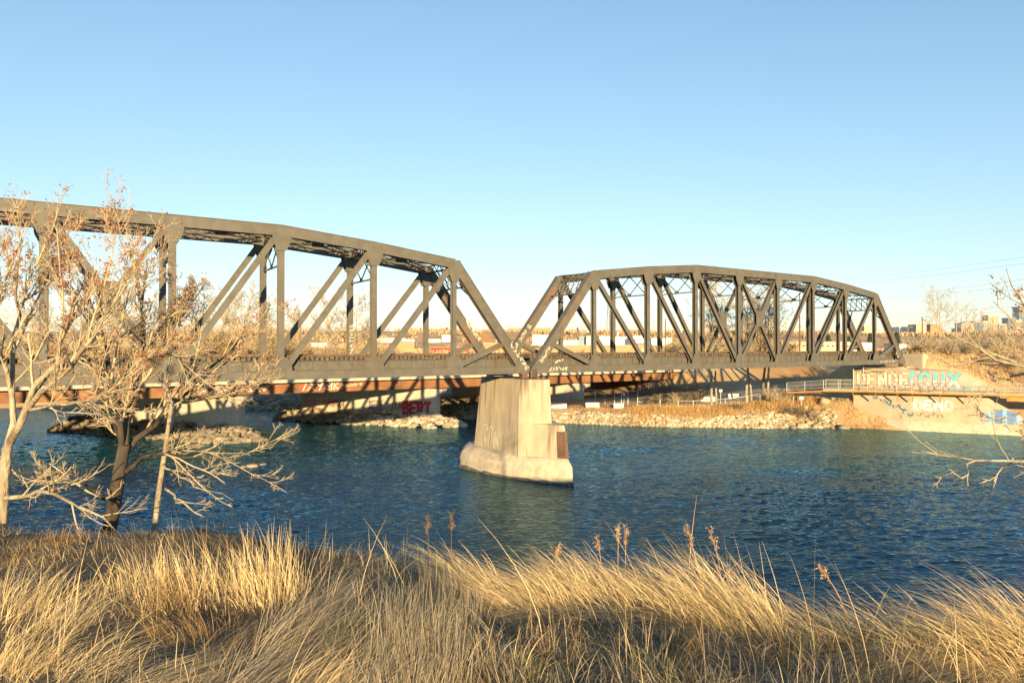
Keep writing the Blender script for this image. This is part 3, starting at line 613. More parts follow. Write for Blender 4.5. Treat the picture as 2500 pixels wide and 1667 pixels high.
# ------------------------------------------------------------------ riprap
def stones(name, P, R, mat, seed, flat=.7):
    """rough stones, each a jittered cube-sphere, as one heap"""
    rng = np.random.default_rng(seed); P = np.asarray(P, float); N = len(P)
    base = np.array([(x, y, z) for x in (-1, 0, 1) for y in (-1, 0, 1) for z in (-1, 0, 1) if (x, y, z) != (0, 0, 0)], float)
    key = {tuple(int(c) for c in v): i for i, v in enumerate(base)}
    Q = []
    for ax in range(3):
        for sg in (-1, 1):
            o = [a for a in range(3) if a != ax]
            for i in (-1, 0):
                for j in (-1, 0):
                    f = []
                    for di, dj in ((0, 0), (1, 0), (1, 1), (0, 1)):
                        v = [0, 0, 0]; v[ax] = sg; v[o[0]] = i + di; v[o[1]] = j + dj; f.append(key[tuple(v)])
                    Q.append(f if (sg > 0) == (ax != 1) else f[::-1])
    Q = np.array(Q); nv = len(base)
    ln = np.linalg.norm(base, axis=1, keepdims=True); sph = base / ln ** .62
    V = sph[None] * rng.uniform(.72, 1.18, (N, nv, 1)) * rng.uniform(.6, 1.25, (N, 1, 3)) * np.array([1, 1, flat]) * np.asarray(R, float).reshape(N, 1, 1)
    a = rng.uniform(0, 6.28, N); b_ = rng.uniform(-.5, .5, N); ca, sa, cb, sb = np.cos(a), np.sin(a), np.cos(b_), np.sin(b_)
    z0 = np.zeros(N); o1 = np.ones(N)
    Rz = np.stack([np.stack([ca, -sa, z0], -1), np.stack([sa, ca, z0], -1), np.stack([z0, z0, o1], -1)], 1)
    Rx = np.stack([np.stack([o1, z0, z0], -1), np.stack([z0, cb, -sb], -1), np.stack([z0, sb, cb], -1)], 1)
    V = np.einsum('nij,nvj->nvi', Rz @ Rx, V) + P[:, None, :]
    QQ = (Q[None] + (np.arange(N) * nv)[:, None, None]).reshape(-1, 4)
    ti = rng.uniform(.55, 1.15, (N, 1)) * np.array([1, .97, .92]) ** rng.uniform(0, 3, (N, 1))
    return np_mesh(name, V.reshape(-1, 3), QQ, mat, tint=np.repeat(ti, nv, 0))
rng = np.random.default_rng(12)
def shore(n, x0, x1, d0, d1, r0, r1, seed, mat, pw=2.0):
    rg = np.random.default_rng(seed); X = rg.uniform(x0, x1, n); d = rg.uniform(d0, d1, n); Y = np.interp(X, SX, SY) + d
    R = r0 + (r1 - r0) * rg.uniform(0, 1, n) ** (pw * 1.6)
    return np.stack([X, Y, far_h(X, Y) + R * .15], 1), R, mat, seed
P1 = shore(7500, 3, 42, -1.9, 2.9, .06, .40, 1, None); P2 = shore(1100, 34, 49.5, -1.6, 4.3, .08, .6, 2, None, 3.0)
tag(stones('riprap', np.concatenate([P1[0], P2[0]]), np.concatenate([P1[1], P2[1]]), stone_m, 5), 'pale broken riprap lining the water edge of the far bank', 'riprap', kind='stuff')
P3 = shore(5200, -80, 4, -1.9, 9.5, .15, .5, 3, None)
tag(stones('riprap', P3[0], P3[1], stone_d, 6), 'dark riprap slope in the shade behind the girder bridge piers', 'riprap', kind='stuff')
def spit(root, n, seed, a0, a1, label, mat, tip=4.0):
    rg = np.random.default_rng(seed); o = root.matrix_world.translation
    a = rg.uniform(a0, a1, n); wd = 1.0 * np.minimum(1, np.minimum(a - a0, a1 - a) / tip + .12); b_ = rg.uniform(-4.4, 3.2, n) * wd
    hgt = np.clip(1.75 * wd * (1 - np.abs(b_) / (4.6 * wd + .1)) + .05, -.2, 1.5) * (1 + .25 * np.sin(a * .9))
    R = .16 + .5 * rg.uniform(0, 1, n) ** 2
    P = np.stack([o.x + PD.x * a + PN.x * -b_, o.y + PD.y * a + PN.y * -b_, hgt - R * .35], 1)
    tag(stones('rubble_spit', P, R, mat, seed), label, 'rubble', kind='stuff')
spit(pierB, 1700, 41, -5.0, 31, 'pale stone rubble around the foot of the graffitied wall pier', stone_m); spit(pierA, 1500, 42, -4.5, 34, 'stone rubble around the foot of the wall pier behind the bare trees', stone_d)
# the big loose blocks one can tell apart
big = [(2060, 1040, 1.5), (2012, 1026, 1.25), (1965, 1026, 1.0), (1930, 1027, 1.0), (2018, 1012, .7), (1990, 1026, .7), (1962, 1010, .7), (1945, 1008, .6), (1912, 1030, .75), (1868, 1035, .7), (1826, 1012, .7), (1870, 1010, .6), (1890, 1018, .7), (2032, 1008, .55), (1955, 1020, .6)]
desc = ['largest pale boulder lying alone at the water edge', 'broad pale boulder with a shaded left face', 'pale slanted block with a dark gap on its left', 'low wide pale block', 'small dark sided block below the leaning branch', 'flat pale slab beside the broad boulder', 'pale slab half way up the rubble', 'small block at the grass edge', 'pale block close to the water line', 'grey block close to the water line under the trees', 'pale block under the twin pale trunks', 'small block under the dark trunk', 'tilted block below the dark trunk', 'block sunk in the soil below the walkway', 'tilted slab in the middle of the rubble']
for k, ((px, py, r), de) in enumerate(zip(big, desc)):
    Y = 12 * F / (py - 847.5) * .97; Y = min(max(Y, 101.5), 107); X = ray(px, Y); rg = random.Random(k)
    o = stones('boulder', [(0, 0, 0)], [r * .6], stone_m, 100 + k, .75); o.location = (X, Y, float(far_h(X, Y)) + r * .22)
    tag(o, de, 'boulder', 'big blocks in the riprap of the far bank')

# ------------------------------------------------------------------ river wall, walkway and abutment at the far end of the truss
WC = Vector((58.2, 99.8, 0)); WL = Vector((52.2, 104.6, 0)); WR = Vector((69.4, 93.8, 0)); dr = (WR - WC).normalized(); dl = (WL - WC).normalized()
def nrm(d): n_ = Vector((d.y, -d.x, 0)); return n_ if n_.y < 0 else -n_
nr, nl = nrm(dr), nrm(dl)
rw = empty('river_wall', WC); bpy.context.view_layer.update(); tag(rw, 'tall concrete river wall under the orange bracketed walkway, painted with block letters', 'retaining wall')
def wpart(par, m, name, mat, sm=False):
    o = m.build(name, mat, None, sm); o.data.transform(par.matrix_world.inverted()); o.parent = par; return o
up = Vector((0, 0, 1))
m = MB(); top = 5.35
prof = [WL, WC, WC + dr * 8.6, WR + dr * .3]; tops = [top, top, top, 2.6]; nj = [nl, (nl + nr).normalized(), nr, nr]
for i in range(3):
    a, b_ = prof[i], prof[i + 1]; na, nb2 = nj[i], nj[i + 1]
    m.hexa([a + na * .9 - up * 2, b_ + nb2 * .9 - up * 2, b_ - nb2 * 1.2 - up * 2, a - na * 1.2 - up * 2, a + up * tops[i], b_ + up * tops[i + 1], b_ - nb2 * 1.2 + up * tops[i + 1], a - na * 1.2 + up * tops[i]])
wpart(rw, m, 'wall', conc_wall)
m = MB()
for i in range(3):
    a, b_ = prof[i], prof[i + 1]; na, nb2 = nj[i], nj[i + 1]
    m.hexa([a + na * 1.25 - up * 2, b_ + nb2 * 1.25 - up * 2, b_ + nb2 * .2 - up * 2, a + na * .2 - up * 2, a + na * 1.0 + up * .75, b_ + nb2 * 1.0 + up * .72, b_ + nb2 * .66 + up * 1.25, a + na * .66 + up * 1.25])
wpart(rw, m, 'toe', foot_m)
fr = (nr + up * .13).normalized()
def onw(px, z):                                      # point of the right wall face under photo column px
    k = (px - 1250) / F; o = WC + nr * (.9 * (1 - (z + 2) / 7.35)); u = (o.x - k * o.y) / (k * dr.y - dr.x); q = o + dr * u; q.z = z; return q
fat('DEMO', onw(2229, 2.9), dr, fr, 5.0, 1.55, .33, ((.0, (255, 254, 250), .024, None),), rw, 1.35)
strokes(scribble(51, 6, 9), onw(2234, 1.75), dr, fr, 3.4, .9, (150, 128, 104), rw, .05)
pale = (168, 196, 226)
for a, b_, c_, ht, z in ((0, .18, (168, 176, 190), 1.7, 1.45), (.18, .32, (140, 200, 236), 1.7, 1.45), (.32, .52, (104, 138, 200), 1.9, 1.5), (.52, .62, (136, 196, 240), 2.0, 1.5), (.62, .86, (106, 146, 206), 1.8, 1.5), (.86, 1, (150, 205, 232), 1.0, 1.55)):
    P0 = onw(2396, z); mm = MB(); e_ = dr; ey = fr.cross(e_).normalized(); ey = ey if ey.z > 0 else -ey
    v = [P0 + e_ * (4.6 * a) + fr * .02, P0 + e_ * (4.6 * b_) + fr * .02, P0 + e_ * (4.6 * b_) + ey * ht * (1 - .1 * a) + fr * .02, P0 + e_ * (4.6 * a) + ey * ht + fr * .02]
    mm.add(v, [(0, 1, 2, 3)]); wpart(rw, mm, 'graffiti', paint(c_))
flw = (nl + up * .13).normalized()
for k, (a, z) in enumerate(((5.1, 4.05), (4.2, 3.75), (3.3, 3.25), (2.3, 2.9), (1.4, 2.3), (.55, 1.85))):
    q = WC + dl * a + nl * (.9 * (1 - (z + 2) / 7.35)); q.z = z
    strokes(scribble(60 + k, 2, 5), q, -dl, flw, .95, .75, ((104, 150, 186), (150, 160, 160))[k % 2], rw, .16, .02)
    strokes(scribble(70 + k, 2, 4), q - up * .8, -dl, flw, 1.0, .55, (140, 124, 100), rw, .10, .02)

# walkway bracketed off the wall: its front edge as a polyline
wk = [Vector((34.5, 116.5, 3.0)), Vector((43.0, 107.2, 5.1)), Vector((47.3, 104.0, 5.66)), Vector((50.9, 102.1, 5.74)), Vector((57.2, 98.0, 5.74)), Vector((68.4, 92.0, 5.78)), Vector((82, 84.6, 5.8))]
ww = empty('walkway', wk[4] - up * 5.7); bpy.context.view_layer.update(); tag(ww, 'narrow walkway on orange brackets with a grey steel railing, along the river wall', 'walkway')
seg = [(i, i + 1) for i in range(2, 6)]
def inner(i):
    d = (wk[min(i + 1, 6)] - wk[max(i - 1, 0)]); d.z = 0; d.normalize(); return -nrm(d)
m = MB()
for i, j in seg:
    a, b_ = wk[i], wk[j]; m.hexa([a - up * .18, b_ - up * .18, b_ + inner(j) * 2.5 - up * .18, a + inner(i) * 2.5 - up * .18, a, b_, b_ + inner(j) * 2.5, a + inner(i) * 2.5])
wpart(ww, m, 'deck', conc)
m = MB()
for i, j in seg: m.beam(wk[i] - up * .30, wk[j] - up * .30, .09, .21 if j < 5 else .24)
m.beam(wk[1] + inner(1) * .3 - up * .28, wk[2] - up * .30, .09, .22)
wpart(ww, m, 'edge_girder', orange)
m = MB(); m.beam(wk[5] - dr * 1.5 + inner(5) * .5 - up * .75, wk[6] + inner(6) * .5 - up * .75, .3, .75); wpart(ww, m, 'side_girder', orange)
for px in (2082, 2137, 2190, 2227, 2296, 2367):
    k = (px - 1250) / F; best = None
    for i, j in seg:
        a, b_ = wk[i], wk[j]; u = (a.x - k * a.y) / ((a.x - k * a.y) - (b_.x - k * b_.y)) if abs((a.x - k * a.y) - (b_.x - k * b_.y)) > 1e-6 else -1
        if 0 <= u <= 1: best = (a.lerp(b_, u), (inner(i) * (1 - u) + inner(j) * u).normalized())
    if best:
        q, inn = best; m = MB(); m.beam(q - up * .40 + inn * .08, q + inn * 1.15 - up * 1.55, .11, .16); m.beam(q - up * .27 + inn * .05, q + inn * 1.3 - up * .27, .10, .14); wpart(ww, m, 'bracket', orange)
def railing(pts, par, hgt, step, name='railing', mesh=True, rails=(1.0, .55, .1)):
    """posts, rails and thin bars along a polyline"""
    m = MB(); lens = [(b_ - a).length for a, b_ in zip(pts, pts[1:])]
    for f in rails:
        for a, b_ in zip(pts, pts[1:]): m.beam(a + up * hgt * f, b_ + up * hgt * f, .05, .05)
    wpart(par, m, 'handrail', galv); m = MB()
    for (a, b_), L_ in zip(zip(pts, pts[1:]), lens):
        k = max(1, int(L_ / step))
        for i in range(k): q = a.lerp(b_, i / k); m.beam(q - up * .05, q + up * (hgt + .02), .06, .06, (1, 0, 0))
    wpart(par, m, 'railing_posts' if False else 'post_row', galv)
    if mesh:
        m = MB()
        for (a, b_), L_ in zip(zip(pts, pts[1:]), lens):
            k = max(1, int(L_ / .16))
            for i in range(k): q = a.lerp(b_, (i + .5) / k); m.beam(q + up * .1 * hgt, q + up * hgt, .012, .012, (1, 0, 0))
        wpart(par, m, 'infill_bars', galv)
railing([p + inner(i + 1) * .08 for i, p in enumerate(wk[1:])], ww, 1.35, 1.8)
railing([p + inner(i + 2) * 2.4 for i, p in enumerate(wk[2:4])], ww, 1.35, 1.8)
m = MB()
for a, b_ in ((wk[3] + inner(3) * .3, 4.15), (wk[3].lerp(wk[4], .18) + inner(3) * .3, 4.1)): m.beam(a, a + up * 4.3, .09, .09, (1, 0, 0))
m.beam(wk[3] + inner(3) * .3 + up * 3.2, wk[3].lerp(wk[4], .4) + inner(3) * .3 + up * 3.2, .07, .07)
wpart(ww, m, 'overhead_screen_frame', galv)

# abutment: painted face wall behind the walkway, sloping cap, bearing block, wing
ab = empty('abutment', (59.5, 103, 0)); bpy.context.view_layer.update(); tag(ab, 'concrete abutment under the far truss end, its face wall covered in mural letters', 'abutment')
JC = Vector((58.25, 101.4, 0)); JL = Vector((52.8, 105.75, 0)); JR = JC + dr * 11.5
m = MB(); ins = -nr * 1.2
m.hexa([JL + up * 2, JC + up * 2, JC + ins + up * 2, JL + ins + up * 2, JL + up * 8.45, JC + up * 8.62, JC + ins + up * 8.62, JL + ins + up * 8.45])
m.prism([JC + up * 2, JR + up * 2, JR + up * 5.9, JC + dr * 7.4 + up * 8.45, JC + up * 8.62], ins)
wpart(ab, m, 'face_wall', conc_wall)
m = MB(); b0 = W(70.2, -1.2, 0); b1 = W(70.2, NW + 2, 0)
m.add([JL + up * 8.46 - nl * .02, JC + up * 8.63, JC + dr * 7.4 + up * 8.46, W(68.4, -.9, 9.02), W(67.0, -.5, 9.06), W(67.0, NW + 1.2, 9.06), W(68.4, NW + 1.2, 9.02), JL + ins * 3 + up * 8.46], [(0, 1, 4, 5, 7), (1, 2, 3, 4)])
wpart(ab, m, 'sloping_cap', conc)
m = MB()
m.hexa([W(67.05, -.55, 5), W(69.8, -.55, 5), W(69.8, NW + 1.1, 5), W(67.05, NW + 1.1, 5), W(67.05, -.55, 9.1), W(69.8, -.55, 9.1), W(69.8, NW + 1.1, 9.1), W(67.05, NW + 1.1, 9.1)])
wpart(ab, m, 'bearing_block', conc)
m = MB(); m.hexa([W(69.82, -1.9, 5), W(70.9, -1.9, 5), W(70.9, NW + 1.9, 5), W(69.82, NW + 1.9, 5), W(69.82, -1.9, 11.0), W(70.9, -1.9, 11.0), W(70.9, NW + 1.9, 11.0), W(69.82, NW + 1.9, 11.0)])
m.hexa([W(70.92, -1.9, 5), W(74.5, -1.9, 5), W(74.5, -1.3, 5), W(70.92, -1.3, 5), W(70.92, -1.9, 10.9), W(74.5, -1.9, 9.6), W(74.5, -1.3, 9.6), W(70.92, -1.3, 10.9)])
wpart(ab, m, 'back_wall', conc_wall)
jn = nr
def onj(px, z):
    k = (px - 1250) / F; u = (JC.x - k * JC.y) / (k * dr.y - dr.x); q = JC + dr * u; q.z = z; return q
fat('JCUX', onj(2207, 6.05), dr, jn, 7.2, 2.3, .46, ((.40, (232, 178, 180), .012, None), (.20, (92, 120, 124), .020, None), (.02, (246, 222, 222), .028, None), (-.04, (104, 198, 208), .036, .52)), ab, 1.7)
def onjl(px, z):
    k = (px - 1250) / F; d = (JC - JL).normalized(); u = (JL.x - k * JL.y) / (k * d.y - d.x); q = JL + d * u; q.z = z; return q
e = (JC - JL).normalized(); ne = nrm(e)
fat('DENDE', onjl(2091, 6.0), e, ne, 7.2, 2.3, .40, ((.30, (214, 190, 150), .010, None), (.12, (112, 98, 84), .018, None), (.0, (248, 234, 216), .026, None)), ab)
strokes(scribble(81, 6, 6), onjl(2094, 7.9), e, ne, 4.6, .5, (250, 238, 222), ab, .12); strokes(scribble(82, 6, 6), onjl(2094, 7.95), e, ne, 4.6, .45, (64, 54, 46), ab, .06, .03)
strokes(scribble(83, 3, 4), onjl(2092, 5.95), e, ne, 2.2, .5, (224, 150, 124), ab, .22); strokes(scribble(84, 5, 5), onjl(2120, 6.5), e, ne, 4.2, 1.3, (226, 168, 84), ab, .16, .008)
strokes([[(0, 0), (1, 0)], [(0, .6), (1, .6)]], onj(2320, 6.0), dr, jn, 2.3, .4, (112, 190, 196), ab, .2)

# ------------------------------------------------------------------ path furniture on the far bank
def fence(pts_, label, gate=False, hgt=1.5):
    root = empty('chain_link_fence', pts_[0]); bpy.context.view_layer.update(); tag(root, label, 'fence')
    m = MB()
    for a, b_ in zip(pts_, pts_[1:]): m.beam(a + up * hgt, b_ + up * hgt, .06, .06)
    wpart(root, m, 'top_rail', galv)
    for a in pts_: m = MB(); m.beam(a - up * .2, a + up * (hgt + .06), .075, .075, (1, 0, 0)); wpart(root, m, 'post', galv)
    m = MB()
    for a, b_ in zip(pts_, pts_[1:]):
        k = max(2, int((b_ - a).length / .35)); hor = (b_ - a)
        for i in range(k):
            q0 = a.lerp(b_, i / k); q1 = a.lerp(b_, (i + 1) / k); m.beam(q0 + up * .06, q1 + up * hgt, .008, .008); m.beam(q1 + up * .06, q0 + up * hgt, .008, .008)
    wpart(root, m, 'wire_mesh', galv); return root
def gp_(px, Y): X = ray(px, Y); return Vector((X, Y, float(far_h(X, Y))))
fence([gp_(px, Y) for px, Y in ((1425, 118), (1453, 117.5), (1477, 117), (1500, 116.5), (1517, 116), (1533, 115.5), (1556, 115))], 'tall chain link fence and gate posts in front of the shaded girder bridge pier', hgt=2.3)
fence([gp_(px, Y) for px, Y in ((1556, 114.6), (1611, 112), (1655, 110), (1692, 110.5), (1770, 111), (1825, 111), (1855, 110.5), (1897, 109.5), (1937, 108.5))], 'low chain link fence running behind the tree trunks up to the walkway', hgt=1.35)
def barrier(px, Y, wd, label, ang=0.0):
    m = MB(); m.prism([(-wd / 2, -.3, 0), (-wd / 2, .3, 0), (-wd / 2, .3, .2), (-wd / 2, .13, .45), (-wd / 2, .11, .85), (-wd / 2, -.11, .85), (-wd / 2, -.13, .45), (-wd / 2, -.3, .2)], (wd, 0, 0))
    o = m.build('concrete_barrier', white_p); q = gp_(px, Y); o.location = q - up * .03; o.rotation_euler = (0, 0, ang); tag(o, label, 'barrier', 'white concrete barriers on the far bank')
barrier(1364, 112.5, 2.6, 'white concrete barrier nearest the river pier on the dirt path'); barrier(1446, 112.8, 2.25, 'white concrete barrier standing alone midway on the dirt path', .05); barrier(1510, 112.2, 1.7, 'white concrete barrier half buried at the edge of the dry grass', .1)
barrier(1575, 117.5, 2.6, 'long white barrier behind the end of the tall fence', .05); barrier(1616, 117.8, 2.0, 'short barrier behind the bare pale shrub', .05); barrier(1722, 119, 3.4, 'white barrier behind the twin pale trunks', .05); barrier(1790, 119, 2.6, 'white barrier beside the shaded sign posts', .05)
sign_m = pm('sign_face', (.62, .55, .52), (.70, .64, .60), 3, .5)
def sign(px, Y, hgt, wd, ht, label):
    q = gp_(px, Y); root = empty('trail_sign', q); tag(root, label, 'sign', 'small signs along the far path')
    m = MB(); m.box(-.03, .03, -.03, .03, 0, hgt); m.build('post', galv, root); m = MB(); m.box(-wd / 2, wd / 2, -.06, -.032, hgt - ht, hgt); m.build('panel', sign_m, root)
sign(1613, 113.2, 2.3, .55, .45, 'small pale sign on a post in front of the dark shrub'); sign(1759, 113.5, 2.5, .5, .42, 'small pale sign on a post beside the right hand tree trunks'); sign(1956, 107.2, 2.0, .6, .45, 'white sign on the railing at the start of the walkway'); sign(1523, 116.4, 1.9, .42, .4, 'small square sign hung on the tall fence')
q = gp_(1944, 108.2); m = MB(); m.box(-.4, .4, -.05, .05, 1.5, 3.2); m.box(-.06, .06, -.05, .05, 0, 1.5); o = m.build('notice_board', pm('dark_board', (.02, .02, .02), (.04, .04, .04), 3, .7)); o.location = q; tag(o, 'dark notice board on a post where the fence meets the walkway', 'notice board')

for k, (px, py, r, de) in enumerate(((616, 1137, .75, 'dark flat rock awash in the river behind the crooked sapling'), (640, 1133, .45, 'small dark rock awash just right of the larger one'), (596, 1139, .4, 'small dark rock awash just left of the larger one'))):
    Y = 12 * F / (py - 847.5); o = stones('rock', [(0, 0, 0)], [r], stone_d, 160 + k, .4); o.location = (ray(px, Y), Y, -.02); tag(o, de, 'rock', 'rocks awash in the river')
# ------------------------------------------------------------------ far background: yard, town, hill, wires
def pmx(name, r, g, b_, var=.12, scale=.05, rough=.8):
    c = srgb(r, g, b_)[:3]; return pm(name, tuple(x * (1 - var) for x in c), tuple(min(.9, x * (1 + var)) for x in c), scale, rough)
bw = pmx('building_white', 212, 210, 204); bcream = pmx('building_cream', 178, 162, 138); btan = pmx('tan_wall', 158, 130, 98); bgrey = pmx('building_grey', 150, 148, 144); bglass = pmx('tower_glass', 92, 112, 130, rough=.3); bdark = pmx('window_dark', 52, 54, 58, rough=.3); bred = pmx('red_paint', 176, 62, 44); broof = pmx('roof_brown', 120, 86, 62); bteal = pmx('tank_grey', 120, 138, 146); yel = pmx('yellow_steel', 190, 150, 60)
def gz(X, Y): return float(far_h(X, Y))
def block(name, px0, px1, ytop, ybot, Y, dep, mat, label, cat, group=None, wins=None, roof=None, rot=0.0):
    """a building seen from column px0 to px1 with its roof line at row ytop; ybot only where it does not stand on the ground"""
    x0, x1 = ray(px0, Y), ray(px1, Y); zt = hz(ytop, Y); xc = (x0 + x1) / 2; zb = hz(ybot, Y) if ybot else min(gz(xc, Y), zt - 3) - .5; wd = x1 - x0
    root = empty(name, (xc, Y + dep / 2, zb), rot); H = zt - zb
    m = MB(); m.box(-wd / 2, wd / 2, -dep / 2, dep / 2, 0, H); m.build('wall', mat, root)
    m = MB(); m.box(-wd / 2 - .02 * H, wd / 2 + .02 * H, -dep / 2 - .02 * H, dep / 2 + .02 * H, H + .002, H + .035 * H + .2); m.build('roof', roof or bgrey, root)
    if wins:
        nx, nz, f0, f1, fill = wins
        m = MB()
        for i in range(nx):
            for j in range(nz):
                cx = -wd / 2 + wd * (i + .5) / nx; cz = H * (f0 + (f1 - f0) * (j + .5) / nz); a = wd / nx * fill / 2; b2 = H * (f1 - f0) / nz * fill / 2
                m.box(cx - a, cx + a, -dep / 2 - .12, -dep / 2 - .02, cz - b2, cz + b2)
        m.build('window_bands' if nx == 1 else 'window_grid', bdark, root)
    tag(root, label, cat, group); return root
HG = 'buildings on the far hill and yard'
block('passenger_coach', 1908, 2075, 836, 858, 205, 3.2, bcream, 'long cream railway building with a row of square dark windows behind the truss', 'building', None, (14, 1, .42, .78, .42))
block('warehouse', 2072, 2140, 838, 860, 212, 12, bw, 'plain white shed right of the cream building with square windows', 'building', HG, (2, 1, .1, .55, .3))
block('warehouse', 2196, 2245, 841, 861, 190, 8, bw, 'white shed with a yellow disc beside the last wooden pole', 'building', HG)
m = MB(); m.tube([(0, 0, 0), (0, -.12, 0)], .75, 14); o = m.build('yellow_disc', yel); o.location = (ray(2215, 188.5), 188.5, hz(853, 188.5)); tag(o, 'round yellow sign on the white shed', 'sign')
block('freight_wagon', 1050, 1148, 847.5, 860, 400, 3, bred, 'long red freight wagon standing beyond the tracks', 'wagon', None)
block('yard_wall', 968, 1012, 834, 862, 520, 6, btan, 'short tan wall behind the white tank shed', 'wall', HG); block('yard_wall', 1180, 1250, 838, 866, 500, 5, btan, 'tan wall seen between the two end posts', 'wall', HG)
block('noise_wall', 1340, 1700, 843.5, 868, 430, 4, btan, 'very long tan wall behind the far truss span', 'wall', None)
block('warehouse', 1413, 1432, 822, 843, 700, 12, bteal, 'grey green square tank shed beside the white sheds', 'building', HG)
for k, (a, b_, t_, bt_, Y, lab) in enumerate(((1432, 1446, 821, 843, 690, 'narrow white shed right of the grey green tank shed'), (1463, 1496, 821, 843, 720, 'white shed behind the first right hand truss post'), (1502, 1536, 822, 843, 760, 'long white shed below the white mast'), (1545, 1572, 820, 838, 730, 'white shed with a dark window row'), (1300, 1352, 818, 843, 800, 'white long shed seen through the left end panel'), (1350, 1412, 831, 843, 640, 'low heap of white machinery roofs'),
        (988, 1012, 829, 846, 560, 'white box shed left of the far post'), (1079, 1099, 818, 835, 620, 'tall white box shed above the red wagon'), (920, 990, 826, 836, 700, 'low white roofs left of the white box shed'), (1035, 1075, 828, 836, 680, 'low white roofs above the red wagon'), (760, 800, 838, 850, 420, 'white van like shed among the bare trees'), (690, 735, 846, 858, 400, 'white low shed behind the left post'), (1590, 1640, 826, 846, 600, 'white shed behind the wooden pole'))):
    block('warehouse', a, b_, t_, bt_, Y, 14, bw, lab, 'building', HG, (1, 1, .35, .6, .8) if k in (3, 8) else None)
for k, (a, b_, t_, Y, mt, lab) in enumerate(((1240, 1345, 801, 1900, btan, 'long flat tan hall on the hill left of the first post'), (1393, 1445, 809, 1700, bw, 'long white hall on the hill behind the inclined end post'), (1455, 1500, 810, 1700, bcream, 'pale hall on the hill behind the hip post'), (1500, 1560, 806, 1750, bcream, 'stepped cream hall under the lattice mast'), (1570, 1720, 813, 1750, bw, 'flat white hall on the hill behind the middle posts'), (1880, 1990, 808, 1650, bw, 'long white hall on the hill behind the X bracing'),
        (1996, 2070, 810, 1650, bw, 'white hall on the hill left of the far hip'), (2110, 2130, 797, 1800, bcream, 'small cream tower on the hill inside the last panel'), (2105, 2150, 809, 1650, bw, 'white hall beneath the small cream tower'), (2196, 2235, 799, 1500, bw, 'white hall with one dark roof unit near the wooden poles'), (2237, 2262, 793, 1450, bcream, 'cream block behind the tall wooden pole'), (2272, 2300, 792, 1500, btan, 'yellowish block left of the bare hill tree'), (1068, 1084, 806, 1800, broof, 'brown roofed house on the ridge'))):
    block('hall', a, b_, t_, None, Y, 30, mt, lab, 'building', HG, (9, 1, .45, .75, .5) if k in (1, 8, 5) else None, broof if k in (3, 12) else None)
r0 = block('office_block', 994, 1022, 800, None, 1700, 40, bcream, 'unfinished office block with dark floor bands on the ridge', 'building', None, (1, 3, .2, .98, .35))
TG = 'towers of the distant city centre'
for k, (a, b_, t_, mt, wv, lab) in enumerate(((2347, 2359, 790, bgrey, (4, 8, .1, .95, .5), 'grey leftmost slab tower of the skyline'), (2359, 2367, 788, bcream, (1, 9, .1, .95, .4), 'pale narrow tower right of the grey slab'), (2369, 2379, 790, bcream, (3, 8, .1, .95, .5), 'short cream tower between two taller ones'), (2381, 2397, 786, bglass, (1, 10, .1, .95, .5), 'bluish glass tower with an overhanging flat top'), (2400, 2420, 785, bgrey, (5, 9, .1, .95, .5), 'wide grey tower in the middle of the skyline'),
        (2413, 2436, 772, bcream, (6, 14, .1, .97, .5), 'tallest cream tower of the skyline'), (2439, 2458, 792, bgrey, (1, 7, .1, .95, .5), 'low dark grey tower right of the tallest cream one'), (2462, 2479, 778, bglass, (5, 12, .1, .95, .5), 'glass tower behind the branch tips'), (2480, 2494, 782, bcream, (3, 10, .1, .95, .5), 'cream tower behind the branch fork'), (2488, 2512, 752, bglass, (5, 16, .1, .97, .5), 'very tall glass tower behind the branch'), (2395, 2440, 803, bw, (7, 3, .2, .9, .5), 'white wide block at the foot of the skyline'), (2362, 2395, 805, bcream, (5, 3, .2, .9, .5), 'cream wide block at the foot of the skyline'), (2336, 2362, 803, bgrey, (5, 3, .2, .9, .5), 'grey low block at the foot of the skyline'), (2470, 2500, 808, bcream, (5, 3, .2, .9, .5), 'cream low block behind the right branches'))):
    block('tower', a, b_, t_, hz(0, 1) * 0 + 840, 4200 + 60 * k, 60, mt, lab, 'tower block', TG, wv)
# dark dirt pile, mast, lattice towers, crane
m = MB(); pts = []
for i in range(13):
    u = i / 12; pts.append((-11 + 22 * u, 0, max(.1, 11 * math.sin(math.pi * u) ** 1.1)))
m.prism([(x, 0, z) for x, y, z in pts] + [(11, 0, -1), (-11, 0, -1)], (0, 16, 0)); o = m.build('dirt_pile', pmx('dirt_pile', 118, 92, 66)); o.location = (ray(1181, 640), 640, gz(ray(1181, 640), 640) + 6); o.scale = (1, 1, .75)
o.location.z = hz(833, 640); tag(o, 'dark humped dirt pile seen between the end posts', 'dirt pile')
def lattice_tower(px, ytop, Y, wd, label, mat=bgrey):
    X = ray(px, Y); z0 = gz(X, Y); H = hz(ytop, Y) - z0; root = empty('lattice_tower', (X, Y, z0)); tag(root, label, 'pylon', 'lattice towers on the horizon')
    m = MB(); a = H * wd
    for sx in (-1, 1):
        for sy in (-1, 1): m.beam((sx * a, sy * a, 0), (sx * a * .15, sy * a * .15, H), .35, .35)
    for i in range(9):
        f0, f1 = i / 9, (i + 1) / 9; w0, w1 = a * (1 - .85 * f0), a * (1 - .85 * f1)
        for sx in (-1, 1): m.beam((sx * w0, -w0, H * f0), (-sx * w1, -w1, H * f1), .22 + .01 * sx, .22)
    m.build('mast', mat, root); m = MB()
    for f in (.62, .76, .9): m.beam((-a * 1.3, 0, H * f), (a * 1.3, 0, H * f), .3, .3)
    m.build('cross_arms', mat, root)
